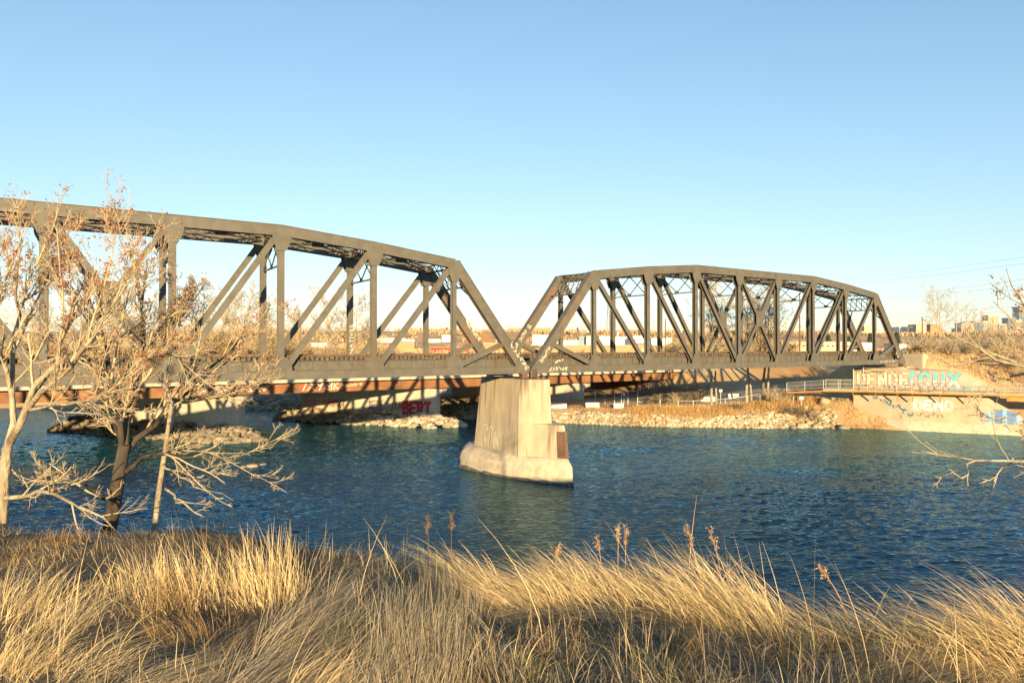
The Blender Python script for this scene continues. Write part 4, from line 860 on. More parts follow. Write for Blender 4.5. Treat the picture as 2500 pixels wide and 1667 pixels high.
lattice_tower(1401, 770, 1600, .10, 'faint lattice pylon left of the pair inside the hip panel'); lattice_tower(1425, 783, 2000, .10, 'small faint lattice pylon right of the pair inside the hip panel'); lattice_tower(1485, 730, 1500, .05, 'tall dark antenna mast standing on the hill', bdark); lattice_tower(2357, 776, 3600, .08, 'faint pylon behind the leftmost city towers')
X, Y = ray(1023, 1650), 1650; m = MB(); m.beam((0, 0, 0), (0, 0, 52), 1.3, 1.3, (1, 0, 0)); m.beam((-4, 0, 53), (9, 0, 53), 1.2, 2.4); o = m.build('tower_crane', bw); o.location = (X, Y, gz(X, Y)); tag(o, 'white crane mast beside the unfinished office block', 'crane')
X, Y = ray(1147, 1750), 1750; m = MB(); m.beam((0, 0, 0), (0, 0, 30), 1.0, 1.0, (1, 0, 0)); m.beam((-10, 0, 31), (10, 0, 31), 1.2, 2.2); o = m.build('tower_crane', yel); o.location = (X, Y, gz(X, Y)); tag(o, 'yellow crane jib above the ridge between the end posts', 'crane')
X, Y = ray(1508, 1000), 1000; m = MB(); m.tube([(0, 0, 0), (0, 0, 26)], [1.6, 1.2], 10); o = m.build('white_stack', bw); o.location = (X, Y, gz(X, Y)); tag(o, 'white stack rising above the white sheds', 'stack')
wood = pmx('pole_wood', 98, 72, 52, scale=2)
def pole(px, ytop, ybot, Y, r, label, lamp=False, arms=True):
    X = ray(px, Y); z0 = hz(ybot, Y); H = hz(ytop, Y) - z0; root = empty('utility_pole', (X, Y, z0 - .5)); tag(root, label, 'pole', 'poles along the tracks')
    m = MB(); m.tube([(0, 0, 0), (0, 0, H + .5)], [r, r * .7], 8); m.build('shaft', wood if not lamp else galv, root)
    if arms: m = MB(); m.beam((-.5, 0, H - .6), (.35, 0, H - .6), .1, .5); m.build('transformer', bgrey, root)
    if lamp: m = MB(); m.beam((0, 0, H + .4), (1.1, 0, H + .8), .1, .1); m.box(.8, 1.5, -.15, .15, H + .75, H + .9); m.build('lamp_head', bgrey, root)
pole(1624.5, 778, 862, 190, .17, 'leaning grey brown wooden pole left of the middle posts', arms=False); pole(1952.5, 714, 860, 170, .17, 'tall wooden pole inside the far truss span', arms=False); pole(2252, 774, 860, 135, .15, 'wooden pole with a grey box near its top, right of the truss'); pole(2335, 760, 845, 165, .14, 'slim pale lamp pole with a short arm', True, False); pole(2217, 800, 846, 240, .12, 'short white lamp post above the white shed', True, False)
wire_m = pm('wire', (.16, .16, .17), (.2, .2, .21), 3, .5)
WGp = 'power lines crossing the sky at the right'
for k, (xa, ya, xb, yb, lab) in enumerate(((2050, 684, 2540, 622, 'topmost thin power line at the right edge of the sky'), (2069, 692, 2540, 638, 'second thin power line from the top'), (2149, 723, 2540, 676, 'third power line, level with the upper branch tip'), (2155, 728, 2540, 690, 'fourth power line, just below the third'), (2170, 768, 2540, 742, 'fifth power line, crossing the bare hill tree'), (2170, 776, 2540, 752, 'lowest power line, just above the lamp pole'))):
    a = Vector((ray(xa, 340), 340, hz(ya, 340))); b_ = Vector((ray(xb, 150), 150, hz(yb, 150))); q = []
    for i in range(13):
        u = i / 12; p = a.lerp(b_, u); p.z -= 2.2 * u * (1 - u); q.append(p)
    m = MB(); m.tube(q, .024, 4); tag(m.build('power_line', wire_m), lab, 'power line', WGp)

# scrub and woods over the far flats and the hillside, one mass
def far_scrub(name, label, n_, x0, x1, y0, y1, hgt, wd, seed, cols):
    rg_ = np.random.default_rng(seed); Y = rg_.uniform(y0, y1, n_); px = rg_.uniform(x0, x1, n_); X = (px - 1250) / F * Y
    keep = fbm(X * .012, Y * .012, 91, 3) + rg_.uniform(-.5, .5, n_) > -.05; X, Y = X[keep], Y[keep]; n2 = len(X); k_ = 6
    C = np.repeat(np.stack([X, Y, far_h(X, Y)], 1), k_, 0) + rg_.normal(size=(n2 * k_, 3)) * np.array([hgt * .6, hgt * .5, 0]); M = len(C)
    H = hgt * rg_.uniform(.35, 1.1, M); a = rg_.uniform(-.8, .8, M); hw = (wd * rg_.uniform(.5, 1.2, M))[:, None]; s_ = np.stack([np.cos(a), np.sin(a), np.zeros(M)], 1) * hw; u_ = np.stack([rg_.normal(size=M) * .15, rg_.normal(size=M) * .15, np.ones(M)], 1) * H[:, None]
    V = np.stack([C - s_ * .6, C + s_ * .6, C + u_ * .6 + s_, C + u_ + s_ * .2, C + u_ * .9 - s_ * .5, C + u_ * .5 - s_], 1).reshape(-1, 3)
    t_ = np.array(cols)[rg_.integers(0, len(cols), M)] * rg_.uniform(.7, 1.2, (M, 1))
    return tag(np_mesh(name, V, np.arange(M * 6).reshape(M, 6), scrub_m, tint=np.repeat(t_, 6, 0)), label, 'woods', kind='stuff')
scrub_m = pm('far_scrub', (.85, .85, .85), (1, 1, 1), 2, .9, attr=True, trans=.2)
GO = ((.50, .34, .17), (.42, .27, .12), (.56, .40, .22), (.36, .25, .15))
far_scrub('far_woods', 'golden leafless woods covering the slope of the distant hill', 2600, -100, 2700, 1235, 1420, 7, 1.5, 1, GO)
far_scrub('far_scrub', 'golden scrub scattered over the flats between the yards and the hill', 1500, -100, 2700, 260, 1230, 3.0, .8, 2, GO)
# thin autumn haze over the valley
m = MB(); m.box(-9500, 9500, -60, 12500, -4, 260)
hz_m = bpy.data.materials.new('haze'); hz_m.use_nodes = True; hn = hz_m.node_tree.nodes; hl = hz_m.node_tree.links
hn.remove(hn['Principled BSDF']); pv = hn.new('ShaderNodeVolumePrincipled'); pv.inputs['Color'].default_value = (.86, .92, 1, 1); pv.inputs['Density'].default_value = 0.00003; pv.inputs['Anisotropy'].default_value = 0.2
hl.new(pv.outputs[0], hn['Material Output'].inputs['Volume']); o = m.build('haze', hz_m); tag(o, 'thin haze over the river valley', 'haze', kind='stuff')
# ------------------------------------------------------------------ trees: branches grown level by level
def tubes(P, R, sides):
    """P (N,K,3), R (N,K) -> tube vertices and faces"""
    P = np.asarray(P, float); R = np.asarray(R, float); N, K, _ = P.shape
    T = np.gradient(P, axis=1); T /= np.linalg.norm(T, axis=2, keepdims=True) + 1e-9
    ref = np.array([.31, .2, .93]); A = np.cross(T, ref); A /= np.linalg.norm(A, axis=2, keepdims=True) + 1e-9; B = np.cross(T, A)
    ang = np.arange(sides) / sides * 2 * np.pi
    V = P[:, :, None] + (A[:, :, None] * np.cos(ang)[:, None] + B[:, :, None] * np.sin(ang)[:, None]) * R[:, :, None, None]
    i = np.arange(N)[:, None, None] * K * sides; j = np.arange(K - 1)[None, :, None] * sides; k = np.arange(sides)[None, None]
    k2 = (k + 1) % sides
    Q = np.stack([i + j + k, i + j + k2, i + j + sides + k2, i + j + sides + k], -1).reshape(-1, 4)
    return V.reshape(-1, 3), Q
def join(parts):
    off = 0; VV = []; QQ = []
    for V, Q in parts: VV.append(V); QQ.append(Q + off); off += len(V)
    return np.concatenate(VV), np.concatenate(QQ)
def resample(pts, K):
    pts = np.asarray(pts, float); d = np.concatenate([[0], np.cumsum(np.linalg.norm(np.diff(pts, axis=0), axis=1))]); u = np.linspace(0, d[-1], K)
    q = np.stack([np.interp(u, d, pts[:, i]) for i in range(3)], 1)
    for _ in range(2): q[1:-1] = .25 * q[:-2] + .5 * q[1:-1] + .25 * q[2:]
    return q
def sprout(P, R, rng, n, ln, K, ang, rr, rmin, up_=0.0, jit=.25, u0=.25, u1=1.0, lenpow=0.5):
    """N parents -> n children each: returns (P, R) of the children"""
    N, Kp, _ = P.shape; T = np.gradient(P, axis=1); T /= np.linalg.norm(T, axis=2, keepdims=True) + 1e-9
    M = N * n; par = np.repeat(np.arange(N), n); u = rng.uniform(u0, u1, M); x = u * (Kp - 1); i = np.minimum(x.astype(int), Kp - 2); f = (x - i)[:, None]
    S = P[par, i] * (1 - f) + P[par, i + 1] * f; t = T[par, i]; r0 = R[par, i] * (1 - f[:, 0]) + R[par, i + 1] * f[:, 0]
    pl = np.linalg.norm(np.diff(P, axis=1), axis=2).sum(1)[par]
    rv = rng.normal(size=(M, 3)); side = np.cross(t, rv); side /= np.linalg.norm(side, axis=1, keepdims=True) + 1e-9
    a = rng.uniform(*ang, M)[:, None]; d = t * np.cos(a) + side * np.sin(a)
    L = pl * ln * rng.uniform(.55, 1.15, M) * (1 - .55 * u) ** lenpow
    st_ = L / (K - 1); Q = [S]; dd = d
    for k in range(K - 1):
        dd = dd + rng.normal(size=(M, 3)) * jit + np.array([0, 0, up_]); dd /= np.linalg.norm(dd, axis=1, keepdims=True); Q.append(Q[-1] + dd * st_[:, None])
    r = np.maximum(r0 * rr, rmin)[:, None] * np.linspace(1, .45, K)[None]
    return np.stack(Q, 1), np.maximum(r, rmin * .7)
def leaves(P, rng, n, size, droop=.5, tints=((.46, .15, .07), (.38, .17, .08), (.24, .10, .055))):
    """small curled dry leaves hanging from points P: narrow folded quads"""
    N = len(P); M = N * n; C = np.repeat(P, n, 0) + rng.normal(size=(M, 3)) * size * .45
    d = rng.normal(size=(M, 3)); d[:, 2] -= droop * 2; d /= np.linalg.norm(d, axis=1, keepdims=True)
    s = np.cross(d, rng.normal(size=(M, 3))); s /= np.linalg.norm(s, axis=1, keepdims=True); nn = np.cross(d, s)
    L = (size * rng.uniform(.6, 1.3, M))[:, None]
    V = np.stack([C, C + d * L * .5 + s * L * .28 + nn * L * .12, C + d * L + nn * L * .3, C + d * L * .5 - s * L * .28 + nn * L * .12], 1)
    c = np.array(tints)[rng.integers(0, len(tints), M)] * rng.uniform(.7, 1.25, (M, 1))
    return V.reshape(-1, 3), np.arange(M * 4).reshape(M, 4), np.repeat(c, 4, 0)
bark = pm('pale_bark', (0.20, 0.17, 0.12), (0.40, 0.345, 0.25), 9, .9, .8, 26, c3=(.12, .095, .065), s3=5, t3=(.52, .72), stretch=(1, 1, .45))
bark_tw = pm('twig_bark', (0.32, 0.26, 0.165), (0.48, 0.40, 0.265), 5, .8)
bark_dk = pm('dark_bark', (0.09, 0.075, 0.055), (0.19, 0.155, 0.11), 6, .9, .5, 18, stretch=(1, 1, .4))
bark_shade = pm('shaded_bark', (.022, .019, .015), (.08, .066, .05), 6, .9, .5, 18, stretch=(1, 1, .4))  # near-black bark: shade on the middle tree put into the colour
leaf_m = pm('dry_leaves', (.75, .72, .7), (1, 1, 1), 8, .7, attr=True, trans=.25)

def px3(px, py, Y): return (ray(px, Y), Y, hz(py, Y))
def traced_tree(name, label, trunk, limbs, Y, seed, group=None, dens=1.0, leafy=1.0, twig_r=.0024, spread=1.3, up_=.06, tmat=None, rmin_leaf=0, nsub=(7, 7, 4), wmat=None, pa=(4, .62)):
    """trunk and limbs given by rows (px, py, dy, radius); twigs grow from them"""
    rng = np.random.default_rng(seed); root = empty(name, (ray(trunk[0][0], Y), Y, hz(trunk[0][1], Y))); bpy.context.view_layer.update(); inv = root.matrix_world.translation
    tag(root, label, 'tree', group)
    def mk(rows, K):
        P = resample([px3(a, b_, Y + c) for a, b_, c, r in rows], K); d = np.linspace(0, 1, len(rows)); r = np.interp(np.linspace(0, 1, K), d, [x[3] for x in rows]); return P, r
    tP, tR = mk(trunk, 14); K = 9
    L1 = [mk(q, K) for q in limbs]; P1 = np.array([a for a, _ in L1]); R1 = np.array([b_ for _, b_ in L1])
    P1[:, 1:-1] += rng.normal(size=(len(P1), K - 2, 3)) * .03
    o = np.array(inv)
    V, Q = tubes(tP[None] - o, tR[None], 9); np_mesh('trunk', V, Q, tmat or bark, root, smooth=True)
    V, Q = tubes(P1 - o, R1, 7); np_mesh('limbs', V, Q, tmat or bark, root, smooth=True)
    Pa, Ra = sprout(P1, R1, rng, pa[0], pa[1], K, (.25, .65), .6, .005, up_ * .7, .07, .2, .95, .35)
    P1b = np.concatenate([P1, Pa]); R1b = np.concatenate([R1, Ra])
    P2, R2 = sprout(P1b, R1b, rng, int(nsub[0] * dens), .36, 7, (.3, .8), .5, .0042, up_, .08, .15)
    kp = (P2[:, 0, 2] > EYE - 1.25) | (rng.uniform(0, 1, len(P2)) < .4); P2, R2 = P2[kp], R2[kp]
    P3, R3 = sprout(P2, R2, rng, int(nsub[1] * dens), .50, 5, (.3, .85), .6, twig_r * 1.2, up_ * .8, .10, .15)
    P4, R4 = sprout(P3, R3, rng, nsub[2], .5, 4, (.3, .9), .7, twig_r, up_ * .5, .12, .2)
    V, Q = join([(lambda v, q: (v - 0, q))(*tubes(P2 - o, R2, 5)), tubes(Pa - o, Ra, 6), tubes(P3 - o, R3, 4), tubes(P4 - o, R4, 3)]); np_mesh('twigs', V, Q, wmat or bark_tw, root)
    tips = np.concatenate([P4[:, -1], P3[:, -1], P2[:, -1]])
    zf = np.clip((tips[:, 2] - (EYE - 1.0)) / 1.6, .03, 1) * leafy * .24
    tips = tips[rng.uniform(0, 1, len(tips)) < zf]
    if len(tips):
        V, Q, c = leaves(tips, rng, 3, .030); np_mesh('dry_leaves', V - o, Q, leaf_m, root, tint=c)
    return root
NT = 'bare trees on the near bank'
traced_tree('tree', 'pale barked tree at the left edge, forking low, with many lit twigs and dried leaves',
    [(4, 1560, 0, .078), (6, 1340, 0, .07), (10, 1220, 0, .066), (14, 1140, 0, .062), (20, 1090, 0, .056)],
    [[(20, 1090, 0, .048), (75, 990, -.1, .042), (120, 880, -.2, .034), (165, 800, -.3, .024), (205, 730, -.3, .02), (235, 660, -.2, .007)], [(18, 1095, 0, .042), (28, 960, .2, .034), (40, 820, .3, .026), (50, 720, .3, .02), (52, 580, .3, .006)],
     [(75, 990, -.1, .035), (170, 895, -.5, .026), (260, 800, -.7, .017), (330, 660, -.8, .006)], [(10, 1215, 0, .03), (105, 1182, -.4, .028), (180, 1235, -.6, .022), (235, 1255, -.7, .016), (290, 1300, -.7, .008)], [(120, 880, -.2, .026), (220, 845, .3, .019), (340, 800, .6, .012), (440, 760, .7, .006)],
     [(14, 1150, 0, .035), (-60, 1000, .2, .03), (-110, 820, .3, .02), (-120, 600, .3, .008)], [(28, 960, .2, .03), (-30, 800, -.2, .024), (-20, 680, -.4, .013), (20, 580, -.5, .006)], [(75, 1000, -.1, .022), (150, 985, -.6, .016), (240, 970, -.8, .011), (330, 945, -.9, .005)], [(45, 760, .3, .022), (110, 660, .5, .016), (138, 640, .6, .008), (150, 600, .6, .004)]],
    8.6, 3, NT, 1.0, 1.0, nsub=(10, 6, 3))
traced_tree('tree', 'darker middle tree with a trunk coloured as shaded, dividing into three, right of the leftmost tree',
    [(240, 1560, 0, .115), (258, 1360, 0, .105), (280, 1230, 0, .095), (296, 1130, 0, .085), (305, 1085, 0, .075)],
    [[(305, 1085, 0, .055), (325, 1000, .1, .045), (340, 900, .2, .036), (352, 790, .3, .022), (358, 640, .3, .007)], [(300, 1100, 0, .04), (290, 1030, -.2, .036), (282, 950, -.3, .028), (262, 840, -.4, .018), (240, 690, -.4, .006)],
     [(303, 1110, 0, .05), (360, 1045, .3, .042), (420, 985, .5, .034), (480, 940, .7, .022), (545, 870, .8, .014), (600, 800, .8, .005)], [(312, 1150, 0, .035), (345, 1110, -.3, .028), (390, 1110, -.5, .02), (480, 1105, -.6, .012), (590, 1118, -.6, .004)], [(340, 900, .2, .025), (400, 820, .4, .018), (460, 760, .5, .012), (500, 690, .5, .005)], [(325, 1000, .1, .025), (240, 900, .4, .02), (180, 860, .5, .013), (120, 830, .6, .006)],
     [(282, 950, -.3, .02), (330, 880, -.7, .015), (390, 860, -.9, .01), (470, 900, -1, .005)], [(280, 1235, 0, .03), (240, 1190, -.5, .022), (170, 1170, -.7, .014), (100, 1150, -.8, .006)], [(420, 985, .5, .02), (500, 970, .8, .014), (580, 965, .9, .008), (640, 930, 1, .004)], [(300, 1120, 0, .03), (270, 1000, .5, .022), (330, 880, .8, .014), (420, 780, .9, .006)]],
    9.2, 5, NT, 1.0, .9, tmat=bark_shade, nsub=(10, 6, 3), pa=(5, .6))
traced_tree('tree', 'thin pale crooked sapling right of the dark middle trunk',
    [(368, 1520, 0, .045), (378, 1290, 0, .040), (392, 1180, 0, .036), (402, 1110, 0, .034), (412, 1050, 0, .030), (420, 980, 0, .024)],
    [[(412, 1055, 0, .024), (430, 1000, .2, .018), (455, 955, .4, .012), (470, 880, .5, .005)], [(405, 1100, 0, .02), (440, 1090, -.3, .014), (510, 1100, -.4, .009), (560, 1110, -.5, .004)], [(420, 985, 0, .018), (405, 920, .2, .013), (420, 840, .4, .009), (440, 700, .4, .004)], [(395, 1170, 0, .02), (430, 1215, .3, .015), (480, 1255, .4, .01), (545, 1280, .5, .004)], [(398, 1130, 0, .014), (440, 1170, -.4, .01), (500, 1180, -.6, .006), (570, 1220, -.6, .003)]],
    8.9, 7, NT, 1.3, .5, nsub=(6, 5, 3), pa=(2, .4))
# the tree whose branches reach in from the right
traced_tree('tree', 'bare tree standing beyond the right edge whose pale branches with buds reach into view',
    [(2780, 1950, 0, .13), (2775, 1300, 0, .11), (2770, 950, 0, .09), (2762, 600, .1, .06), (2775, 250, .2, .03), (2770, -50, .2, .008)],
    [[(2765, 640, .1, .04), (2850, 470, .3, .025), (2905, 280, .4, .007)], [(2768, 820, 0, .045), (2900, 690, .5, .028), (3010, 520, .9, .007)], [(2766, 520, .1, .03), (2715, 330, .6, .02), (2695, 130, .8, .006)], [(2770, 900, 0, .04), (2830, 800, -.6, .026), (2900, 640, -1.1, .007)], [(2768, 760, 0, .04), (2760, 620, 1.0, .024), (2740, 470, 1.6, .006)], [(2772, 1000, 0, .05), (2640, 960, -.1, .036), (2500, 912, -.2, .024), (2420, 870, -.3, .018), (2330, 842, -.4, .013), (2285, 810, -.4, .008), (2250, 778, -.4, .004)], [(2768, 850, 0, .045), (2640, 840, .1, .034), (2530, 800, .2, .024), (2492, 740, .2, .017), (2472, 690, .2, .010), (2458, 655, .2, .004)],
     [(2775, 1180, 0, .04), (2620, 1130, -.2, .026), (2470, 1118, -.3, .017), (2380, 1125, -.4, .013), (2300, 1130, -.5, .009), (2246, 1100, -.5, .004)], [(2380, 1123, -.4, .010), (2350, 1165, -.5, .008), (2280, 1160, -.5, .004)], [(2470, 1118, -.3, .010), (2440, 1160, -.2, .007), (2395, 1178, -.2, .004)], [(2640, 960, -.1, .025), (2540, 990, .3, .016), (2440, 1040, .5, .010), (2380, 985, .6, .005)], [(2770, 960, 0, .035), (2600, 880, .4, .022), (2480, 800, .6, .014), (2440, 770, .6, .009), (2425, 735, .6, .004)], [(2640, 1140, -.2, .016), (2540, 1080, -.4, .011), (2470, 1055, -.5, .007), (2450, 1030, -.5, .004)], [(2500, 912, -.2, .014), (2450, 925, .1, .009), (2380, 960, .2, .006), (2330, 1000, .2, .004)]],
    7.6, 9, None, .8, .8, twig_r=.0028, nsub=(7, 4, 2), up_=.03, pa=(2, .22))

# far bank trees
def far_tree(name, label, X, Y, zb, H, rad, seed, lean=0.0, n1=16, crown=.35, leafy=0, tints=None, twig_r=.02, tr=.22, tm=None, cat='tree', group=None, nsub=(9, 6), spread=(.35, .8), forks=1, wmat=None, up_=.05):
    rng = np.random.default_rng(seed); root = empty(name, (X, Y, zb)); tag(root, label, cat, group); T = []; RR = []
    for f in range(forks):
        q = [(0, 0, -.3)]; q = [(f * .9, f * .3, -.3)]; dx = lean + rng.normal() * .015 * forks; dy = rng.normal() * .02 * forks
        for k in range(1, 9): q.append((f * .9 + dx * H * k / 8 + rng.normal() * .012 * H, dy * H * k / 8 + rng.normal() * .012 * H, H * k / 8 * (1 - .05 * f)))
        T.append(resample(q, 12)); RR.append(tr * np.linspace(1, .12, 12) * (1 - .15 * f))
    T = np.array(T); RR = np.array(RR); V, Q = tubes(T, RR, 7); np_mesh('trunk', V, Q, tm or bark, root, smooth=True)
    P1, R1 = sprout(T, RR, rng, n1, rad / H * 1.5, 7, spread, .5, twig_r * 1.6, up_, .14, crown, .98, .3)
    P2, R2 = sprout(P1, R1, rng, nsub[0], .5, 5, (.35, 1.0), .6, twig_r * 1.2, up_ * .6, .2, .15)
    P3, R3 = sprout(P2, R2, rng, nsub[1], .55, 4, (.3, 1.0), .7, twig_r, up_ * .4, .25, .15)
    V, Q = join([tubes(P1, R1, 5), tubes(P2, R2, 3), tubes(P3, R3, 3)]); np_mesh('crown', V, Q, wmat or bark_tw, root)
    if leafy:
        tp = np.concatenate([P3[:, -1], P3[:, -2]]); tp = tp[rng.uniform(0, 1, len(tp)) < leafy]; V, Q, c = leaves(tp, rng, 2, .22, .2, tints or ((.55, .36, .12), (.5, .3, .1), (.42, .24, .08))); np_mesh('dry_leaves', V, Q, leaf_m, root, tint=c)
    return root
FT = 'trees on the far bank under the truss'
for k, (px, py, Y, top, lab, dk, lf, lean, fk) in enumerate(((1737, 982, 112, 690, 'twin pale trunks with a sparse golden crown rising through the truss', 0, .35, -.03, 2), (1822, 978, 112, 700, 'pair of slanting pale trunks left of the dark trunk', 0, .25, -.04, 2), (1864, 980, 111, 735, 'single dark straight trunk with bare crown inside the truss', 1, .05, .0, 1), (1875, 981, 110.6, 720, 'single pale trunk standing close right of the dark trunk', 0, .25, .03, 1))):
    X = ray(px, Y); zb = gz(X, Y); far_tree('tree', lab, X, Y, zb, (hz(top, Y) - zb) * .86, 4.6, 200 + k, lean, 17, .42, lf, None, .024, .27 if dk else .24, bark_dk if dk else bark, group=FT, nsub=(7, 5), forks=fk, wmat=bark_dk if dk else None)
BT = 'bare trees beyond the bridges'
for k, (px, Y, top, bot, rad, lab) in enumerate(((598, 215, 738, 868, 7, 'bare golden tree behind the left far post, with a bushy base'), (652, 225, 752, 868, 7, 'bare golden tree between the two left posts'), (545, 240, 765, 868, 8, 'low rounded bare tree beyond the left diagonal'), (735, 235, 760, 868, 6, 'slim bare tree left of the tall one'), (800, 210, 728, 868, 7.5, 'tallest bare golden tree with a dark trunk, behind the long diagonal'), (868, 225, 745, 868, 6, 'bare tree with a leaning trunk right of the tallest one'), (905, 260, 800, 868, 5, 'short bare tree near the post'), (480, 230, 780, 868, 8, 'low bare tree behind the sapling crown'), (400, 240, 770, 868, 8, 'bare tree behind the near tree crowns'), (310, 250, 775, 868, 8, 'bare tree far behind the left X bracing'), (200, 260, 775, 868, 9, 'bare tree far behind the leftmost crown'), (80, 260, 780, 868, 9, 'bare tree far behind the leftmost trunk'))):
    X = ray(px, Y); zb = hz(bot, Y); far_tree('tree', lab, X, Y, zb, hz(top + 8, Y) - zb, rad, 300 + k, 0, 18, .12, .12, ((.5, .36, .17), (.42, .28, .12)), .055, .36, group=BT, nsub=(8, 6), spread=(.45, 1.0))
for k, (px, Y, top, bot, rad, lab) in enumerate(((2293, 190, 742, 845, 6.5, 'bare pale tree on the skyline left of the lamp pole'), (2290, 118, 880, 935, 3.2, 'bare tree on the embankment above the mural wall'), (2345, 112, 850, 935, 3, 'bare shrubby tree on the embankment right of the mural'), (2400, 118, 815, 930, 4, 'golden bare tree on the embankment behind the branch'), (2450, 112, 835, 932, 4, 'golden bushy tree near the right edge on the embankment'), (2250, 125, 850, 905, 3, 'low bare tree above the end of the truss'), (2495, 115, 825, 930, 4, 'bushy bare tree at the right edge of the embankment'))):
    X = ray(px, Y); zb = hz(bot, Y); far_tree('tree', lab, X, Y, zb, hz(top, Y) - zb, rad, 330 + k, 0, 17, .15, .05, None, .026, .16, group='bare trees on the right hand embankment', nsub=(8, 5), spread=(.4, 1.0))
def shrub(px, Y, bot, H, rad, seed, label, mat, n=26, leafy=0, tw=.022, group='shrubs on the far bank', zb=None):
    rng = np.random.default_rng(seed); X = ray(px, Y); zb = gz(X, Y) - .1 if bot is None else hz(bot, Y); root = empty('shrub', (X, Y, zb)); tag(root, label, 'shrub', group)
    q = []
    for k in range(n):
        a = rng.uniform(0, 6.28); sp = rng.uniform(.1, 1) * rad; q.append(resample([(0, 0, 0), (math.cos(a) * sp * .4, math.sin(a) * sp * .4, H * .5 * rng.uniform(.6, 1)), (math.cos(a) * sp, math.sin(a) * sp, H * rng.uniform(.45, 1))], 6) + np.array([rng.normal() * rad * .25, rng.normal() * rad * .2, 0]))
    P = np.array(q); R = np.full((n, 6), .03) * np.linspace(1, .4, 6); P2, R2 = sprout(P, R, rng, 9, .5, 5, (.4, 1.1), .6, tw * 1.2, .0, .25, .1); P3, R3 = sprout(P2, R2, rng, 5, .6, 4, (.3, 1.1), .7, tw, 0, .3, .1)
    V, Q = join([tubes(P, R, 4), tubes(P2, R2, 3), tubes(P3, R3, 3)]); np_mesh('stems', V, Q, mat, root)
    if leafy:
        tp = P3[:, -1]; tp = tp[rng.uniform(0, 1, len(tp)) < leafy]; V, Q, c = leaves(tp, rng, 2, .16, .2, ((.52, .34, .14), (.45, .24, .09))); np_mesh('dry_leaves', V, Q, leaf_m, root, tint=c)
    return root
dk_tw = pm('grey_twigs', (.13, .105, .08), (.22, .18, .13), 5, .85); gold_tw = pm('golden_twigs', (.34, .265, .155), (.46, .37, .225), 5, .85)
shrub(1632, 114, None, 4.4, 4.2, 1, 'broad dark grey leafless shrub hanging over the path beside the girder bridge', dk_tw, 44, tw=.03); shrub(1596, 115, None, 3.4, 2.6, 2, 'smaller dark leafless shrub left of the broad one', dk_tw, 26, tw=.03); shrub(1645, 111, None, 2.5, 1.2, 3, 'upright pale bare shrub behind the fence', bark_tw, 16); shrub(1700, 116, None, 3.2, 3.0, 4, 'grey leafless shrub between the broad shrub and the twin trunks', dk_tw, 26, tw=.028)
shrub(1945, 104.5, None, 1.6, 2.2, 5, 'low brown brush below the start of the walkway', dk_tw, 24); shrub(1985, 103.6, None, 1.5, 2.0, 6, 'low tangled brush beside the orange girder end', bark_tw, 22); shrub(1900, 109, None, 2.4, 1.9, 7, 'drooping pale shrub right of the pale trunk', bark_tw, 18); shrub(1795, 107, None, 1.3, 2.0, 8, 'low brown brush under the slanting trunks', dk_tw, 22)
EG = 'brush on the embankments'
rg = np.random.default_rng(77)
for k in range(26):
    px = 2225 + 11 * k + rg.uniform(-5, 5); Y = rg.uniform(104, 116); X = ray(px, Y); z = gz(X, Y)
    shrub(px, Y, None, rg.uniform(.9, 2.0), rg.uniform(1.2, 2.2), 400 + k, 'brown leafless brush on the steep embankment right of the truss end', (dk_tw, gold_tw, bark_tw)[k % 3], 14, .1 * (k % 2), group=EG)
for k in range(34):
    px = 440 + 14.5 * k + rg.uniform(-6, 6); Y = rg.uniform(165, 240)
    shrub(px, Y, 872, rg.uniform(3, 7) * (1.15 if px < 720 else .55), rg.uniform(3, 5.5), 500 + k, 'golden leafless thicket beyond the tracks on the left', gold_tw, 24, .7, .05, group='golden thickets beyond the tracks')
for k in range(24):
    px = 10 + 19 * k + rg.uniform(-6, 6); Y = rg.uniform(165, 230)
    shrub(px, Y, 875, rg.uniform(3, 6), rg.uniform(3, 5.5), 560 + k, 'golden leafless thicket far behind the near trees', gold_tw, 18, .6, .05, group='golden thickets beyond the tracks')
for k in range(22):
    px = 1640 + 14 * k + rg.uniform(-5, 5); Y = rg.uniform(150, 235)
    shrub(px, Y, 866, rg.uniform(1.2, 4.2), rg.uniform(2, 4), 600 + k, 'golden brush beyond the far truss span', gold_tw, 16, .6, .05, group='golden thickets beyond the tracks')
ever = pm('evergreen_needles', (.035, .05, .03), (.07, .09, .05), 2, .9)
def conifer(px, Y, top, bot, label, seed):
    rng = np.random.default_rng(seed); X = ray(px, Y); zb = hz(bot, Y); H = hz(top, Y) - zb; root = empty('conifer', (X, Y, zb)); tag(root, label, 'tree', 'dark conifers beyond the bridge')
    m = MB(); m.tube([(0, 0, 0), (0, 0, H)], [H * .02, .03], 6); m.build('trunk', bark_dk, root)
    n_ = 900; u = rng.uniform(.08, 1, n_); a = rng.uniform(0, 6.28, n_); r = H * .27 * (1 - u) * rng.uniform(.35, 1.1, n_) * (1 + .25 * np.sin(u * 30)); C = np.stack([np.cos(a) * r, np.sin(a) * r, u * H], 1)
    V, Q, c = leaves(C, rng, 3, H * .075, .35, ((1, 1, 1),)); np_mesh('crown', V, Q, ever, root)
for k, (px, Y, top, bot, lab) in enumerate(((2022, 330, 818, 862, 'dark conifer above the cream building roof, left of the far post'), (2125, 340, 815, 862, 'dark conifer seen inside the last panel'), (2072, 360, 822, 862, 'dark conifer between the last two posts'), (2190, 380, 812, 862, 'dark conifer right of the truss end post'), (1091, 1650, 800, 822, 'single pointed conifer on the ridge'), (1410, 1650, 800, 815, 'pointed conifer beside the faint pylons'))): conifer(px, Y, top, bot, lab, 700 + k)

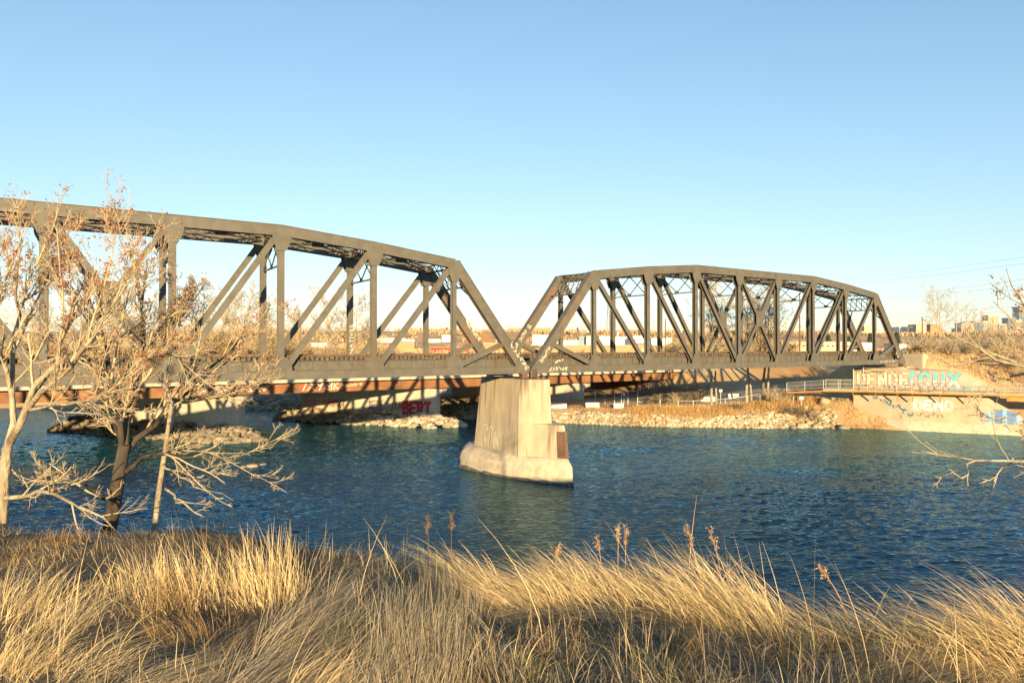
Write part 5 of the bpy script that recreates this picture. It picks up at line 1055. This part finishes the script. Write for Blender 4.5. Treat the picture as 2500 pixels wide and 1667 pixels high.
# ------------------------------------------------------------------ dry grass
def blades(P, D, L, wd, bend, rng, K=5, sideways=None):
    """curved ribbons: base P, lean direction D (horizontal vector, its length = how far it leans), length L, width wd"""
    N = len(P); u = np.linspace(0, 1, K); t = u[None, :, None]
    Dn = D[:, None, :]; upv = np.zeros((N, 1, 3)); upv[..., 2] = 1
    lean = np.linalg.norm(D, axis=1)[:, None, None]
    z = (t - .5 * np.clip(lean * bend[:, None, None], 0, 1.9) * t * t)
    C = P[:, None] + L[:, None, None] * (Dn * (t ** 1.6) + upv * z * np.sqrt(np.maximum(1 - np.minimum(lean, .95) ** 2 * .6, .2)))
    a = rng.uniform(0, np.pi, N); s = np.stack([np.cos(a), .45 * np.sin(a), np.zeros(N)], 1)[:, None]
    hw = (wd[:, None] * (1 - u[None] ** 2.2 * .88) / 2)[..., None]
    V = np.stack([C - s * hw, C + s * hw], 2).reshape(-1, 3)
    i = (np.arange(N) * K * 2)[:, None] + (np.arange(K - 1) * 2)[None]
    Q = np.stack([i, i + 1, i + 3, i + 2], -1).reshape(-1, 4); return V, Q
straw = pm('dry_grass', (.82, .82, .82), (1, 1, 1), 2.5, .75, attr=True, trans=.30, spec=.25)
def straw_tint(n, rng, kind):
    pal = {'gold': ((.74, .58, .32), (.64, .49, .25), (.82, .66, .39)), 'amber': ((.60, .40, .17), (.52, .33, .13), (.66, .46, .22)), 'grey': ((.40, .34, .24), (.32, .27, .18), (.47, .40, .29)), 'green': ((.16, .17, .07), (.20, .20, .09), (.26, .24, .12)), 'brown': ((.36, .24, .11), (.30, .19, .085), (.44, .31, .15))}[kind]
    return np.array(pal)[rng.integers(0, 3, n)] * rng.uniform(.55, 1.25, (n, 1))
def patch(name, label, specs, seed, hf, K=5):
    """specs: rows of (centre x, centre y, radius, blades, length, lean x, lean y, spread, width, tint, droop)"""
    rng = np.random.default_rng(seed); VV, QQ, CC = [], [], []; off = 0
    for (cx, cy, rad, n_, ln, lx, ly, sp, wd, kind, droop) in specs:
        r = rad * np.sqrt(rng.uniform(0, 1, n_)); a = rng.uniform(0, 6.283, n_); X = cx + np.cos(a) * r; Y = cy + np.sin(a) * r
        P = np.stack([X, Y, hf(X, Y) - .02], 1); D = np.stack([lx + rng.normal(size=n_) * sp + (X - cx) / rad * .12, ly + rng.normal(size=n_) * sp + (Y - cy) / rad * .12, np.zeros(n_)], 1)
        L = ln * (.38 + .85 * rng.uniform(0, 1, n_) ** 1.7); V, Q = blades(P, D, L, wd * rng.uniform(.6, 1.3, n_), droop * rng.uniform(.7, 1.3, n_), rng, K)
        VV.append(V); QQ.append(Q + off); off += len(V); CC.append(np.repeat(straw_tint(n_, rng, kind), K * 2, 0))
    return tag(np_mesh(name, np.concatenate(VV), np.concatenate(QQ), straw, tint=np.concatenate(CC)), label, 'grass', kind='stuff')
rg = np.random.default_rng(5)
E_ = lambda x: float(np.interp(x, EX, EYd))
base = []                                            # matted, flattened undergrowth over the whole bank top
for k in range(560):
    x = rg.uniform(-7.5, 5.5); y = rg.uniform(1.9, E_(x) + 1.2); f = float(vnoise(x * .8, y * .8, 61)); g = float(vnoise(x * .8 + 7, y * .8, 62))
    base.append((x, y, .34, int(150 * (.35 + rg.uniform(0, 1))), rg.uniform(.16, .34), 1.3 * f + .3 * rg.normal(), .9 * g + .2 * rg.normal(), .55, .0042, ('grey', 'brown', 'grey', 'brown', 'gold')[rg.integers(0, 5)], 2.2))
for k in range(150):                                 # unseen tussocks added on the rise behind the camera to break up its shadow
    x = rg.uniform(-7, 10); y = rg.uniform(-10.5, -8.2); base.append((x, y, .3, 60, rg.uniform(.35, .7), rg.normal() * .3, rg.normal() * .2, .3, .008, 'brown', 1.0))
for k in range(260):
    x = rg.uniform(5.2, 11) if k % 2 else rg.uniform(-13, -7); y = rg.uniform(1.5, E_(x) + 1.5); base.append((x, y, .4, 110, rg.uniform(.25, .5), -.4 + .4 * rg.normal(), .3 * rg.normal(), .5, .0055, ('grey', 'brown', 'gold')[k % 3], 1.6))
patch('dry_grass', 'matted grey brown dry grass covering the top of the near bank', base, 71, near_h)
tall = []
def at_px(px, py):                                   # where the sight line through a photo pixel meets the bank
    y = 1.8
    while y < 14:
        x = ray(px, y)
        if float(near_h(x, y)) >= hz(py, y): break
        y += .05
    return ray(px, y), y
def tuft(px, py, n_, ln, lx, ly=.0, rad=.32, kind='gold', sp=.16, wd=.0042, droop=1.0):
    x, y = at_px(px, py); tall.append((x, y, rad, n_, ln, lx, ly, sp, wd, kind, droop))
# lit wind-swept stand right of the middle: upright ragged tops, the lower part combed over to the left
def stand(px0, px1, step, base_row, lnA, lean, n_, kind='gold'):
    px = px0
    while px < px1:
        f = float(vnoise(px * .011, 3.3, 77)); g = 1 + .38 * float(vnoise(px * .022, 8.1, 78)); w_ = max(.12, .95 + 1.0 * float(vnoise(px * .019, 4.7, 79)))
        tuft(px + rg.uniform(-14, 14), base_row(px) + rg.uniform(-34, 24), int(n_ * w_ * .6), lnA * g * (.75 + .25 * min(w_, 1.3)), lean + .22 * f, .03, .22, kind, .15, .0055, .8)
        tuft(px + rg.uniform(-14, 14), base_row(px) + rg.uniform(-20, 40), int(n_ * w_ * .6), lnA * .62, lean * 2.0 + .3 * f, -.15 + .15 * rg.normal(), .26, kind, .22, .0052, 1.5)
        px += step * rg.uniform(.7, 1.3)
stand(1130, 1960, 22, lambda p: 1462 + max(0, p - 1500) * .19, .43, -.66, 280)
stand(1990, 2900, 30, lambda p: 1535 + (p - 1980) * .14, .48, -.74, 230)
stand(330, 690, 26, lambda p: 1430 + .02 * p, .38, -.2, 200)
stand(40, 330, 60, lambda p: 1470, .26, .3, 120)
# combed-over clumps along the bottom: base, length, direction they fall
for px, py, n_, ln, lx, ly, kd in ((60, 1640, 420, .42, .5, .0, 'gold'), (150, 1540, 300, .45, .7, .1, 'gold'), (30, 1500, 220, .42, .5, 0, 'gold'), (280, 1740, 700, .50, 1.2, .35, 'gold'), (360, 1680, 620, .46, 1.3, .25, 'gold'), (230, 1640, 260, .42, .9, .2, 'gold'), (500, 1760, 520, .5, .9, .5, 'grey'), (620, 1710, 520, .52, .8, .5, 'grey'), (690, 1620, 420, .50, .65, .35, 'grey'), (560, 1610, 240, .38, .8, .2, 'brown'), (780, 1720, 480, .5, .7, .5, 'gold'), (730, 1560, 460, .46, .55, .25, 'grey'), (790, 1490, 300, .38, .5, .2, 'grey'), (880, 1750, 420, .5, .6, .4, 'grey'), (450, 1560, 240, .36, -.6, .2, 'brown'), (420, 1480, 200, .4, .4, .1, 'brown')):
    tuft(px, py, n_, ln, lx, ly, .20, kd, .2, .0038, 1.3)
# tall drooping grey mass in the middle
for px, py, n_, ln, lx in ((960, 1660, 368, 0.43, .14), (1015, 1630, 416, 0.46, .06), (1060, 1690, 368, 0.41, .0), (940, 1750, 336, 0.38, .25), (1110, 1600, 208, 0.32, -.05), (1010, 1760, 368, 0.40, .05), (1190, 1680, 208, 0.24, -.3), (1060, 1560, 256, 0.35, .02), (1130, 1510, 240, 0.35, -.05), (1000, 1560, 256, 0.35, .15), (1060, 1480, 160, 0.32, 0), (900, 1560, 192, 0.30, .5)):
    tuft(px, py, n_, ln, lx, -.05, .17, 'grey', .12, .0036, 1.2)
for k in range(120):                                 # tangles between the clumps, thrown every way
    px = rg.uniform(1180, 2490) if k % 4 else rg.uniform(20, 1200); py = rg.uniform(1560, 1740)
    tuft(px, py, 90, rg.uniform(.2, .4), rg.normal() * .9 - .2, rg.normal() * .5, .15, ('grey', 'brown', 'gold', 'grey')[k % 4], .45, .004, 2.0)
for px, py in ((800, 1560), (830, 1585), (770, 1590), (1560, 1660), (1620, 1690), (1990, 1600), (1310, 1700)): tuft(px, py, 160, .22, .1, .0, .2, 'green', .4, .004, 1.2)
for k in range(50):                                  # single tall stems
    px = rg.uniform(20, 2490); py = 1440 + 200 * rg.uniform(0, 1) + max(0, px - 1500) * .12
    tuft(px, py, 3, rg.uniform(.5, .8), (.25 if px < 900 else -.35) + rg.normal() * .2, .0, .3, 'gold', .18, .0038, .7)
patch('dry_grass', 'tall pale gold dry grass in wind-swept stands along the edge of the near bank', tall, 72, near_h, 6)
fb = []
def fbpatch(px0, px1, y0, y1, n_, ln, kind, num):
    for k in range(n_):
        px = rg.uniform(px0, px1); Y = rg.uniform(y0, y1); X = ray(px, Y); fb.append((X, Y, .9, num, ln * rg.uniform(.7, 1.3), rg.normal() * .15, rg.normal() * .1, .3, .05, kind, 1.0))
fbpatch(1530, 1700, 105.0, 109.5, 130, 1.0, 'amber', 60); fbpatch(1690, 1990, 104.4, 109.5, 230, 1.0, 'amber', 60); fbpatch(1700, 2000, 105.5, 110, 90, .8, 'brown', 55); fbpatch(1340, 1560, 107.2, 111.2, 110, .4, 'amber', 45); fbpatch(1340, 1560, 113.5, 116, 50, .25, 'brown', 40); fbpatch(2010, 2090, 103.5, 106.5, 26, .4, 'gold', 50); fbpatch(2060, 2200, 100.6, 104.5, 70, .35, 'brown', 50); fbpatch(2020, 2180, 99.8, 103, 50, .25, 'gold', 40); fbpatch(1560, 1900, 110, 113, 90, .5, 'amber', 45)
patch('dry_grass', 'golden dry grass on the far bank above the riprap', fb, 73, far_h, 4)
em = []
for k in range(330):
    px = rg.uniform(2215, 2520); Y = rg.uniform(100.5, 117); X = ray(px, Y)
    if float(far_h(X, Y)) > 6.3: em.append((X, Y, 1.0, 40, rg.uniform(.4, .8), rg.normal() * .2, -.1, .3, .05, ('brown', 'gold', 'brown')[k % 3], 1.2))
patch('dry_grass', 'brown dry grass on the embankment right of the truss', em, 74, far_h, 4)
# dried weeds with seed heads standing above the grass
weed_m = pm('dried_weed', (.28, .18, .105), (.40, .27, .165), 8, .8); weed_d = pm('dark_dried_weed', (.08, .05, .035), (.16, .10, .065), 8, .85)
def weed(px, ptop, pbase, mat, seed, label, heads=26, lean=0.0):
    rng = np.random.default_rng(seed); x, y = at_px(px, pbase); z = float(near_h(x, y)); H = (hz(ptop, y) - z); root = empty('dried_weed', (x, y, z)); tag(root, label, 'weed', 'dried weeds standing in the grass')
    st_ = resample([(0, 0, -.05), (lean * .4 + rng.normal() * .02, 0, H * .5), (lean + rng.normal() * .02, rng.normal() * .02, H * .93)], 8); V, Q = tubes(st_[None], np.linspace(.0045, .002, 8)[None], 5); np_mesh('stem', V, Q, mat, root)
    P2, R2 = sprout(st_[None], np.full((1, 8), .003), rng, 12, .10, 4, (.25, .7), .7, .0014, .12, .15, .74, 1.0, 0); V, Q = tubes(P2, R2, 3)
    tp = P2[:, 1:].reshape(-1, 3); V2, Q2, c = leaves(np.concatenate([tp, st_[-2:]]), rng, 3, .015, .1, ((1, 1, 1),)); V, Q = join([(V, Q), (V2, Q2)]); np_mesh('seed_head', V, Q, mat, root)
for k, (px, a, b_, mt, ln, lab) in enumerate(((1042, 1256, 1420, weed_d, .0, 'dark dried weed standing alone against the water, left of the pier reflection'), (1106, 1250, 1420, weed_d, .0, 'thin dark dried weed nearest the pier reflection'), (1508, 1268, 1440, weed_m, .03, 'tallest reddish dried weed with a feathery head'), (1528, 1282, 1440, weed_m, .0, 'reddish dried weed just right of the tallest one'), (1463, 1302, 1440, weed_m, .0, 'short reddish dried weed left of the tallest one'), (1722, 1280, 1480, weed_m, -.12, 'brown weed with a flat head leaning left out of the bright grass'), (1757, 1282, 1480, weed_m, -.06, 'thin brown weed right of the flat headed one'), (2075, 1372, 1560, weed_m, -.15, 'brown weed with a small dark head in the right stand'), (1360, 1318, 1440, weed_m, .0, 'short faint weed above the lit grass below the pier'))):
    weed(px, a, b_, mt, 800 + k, lab, lean=ln)
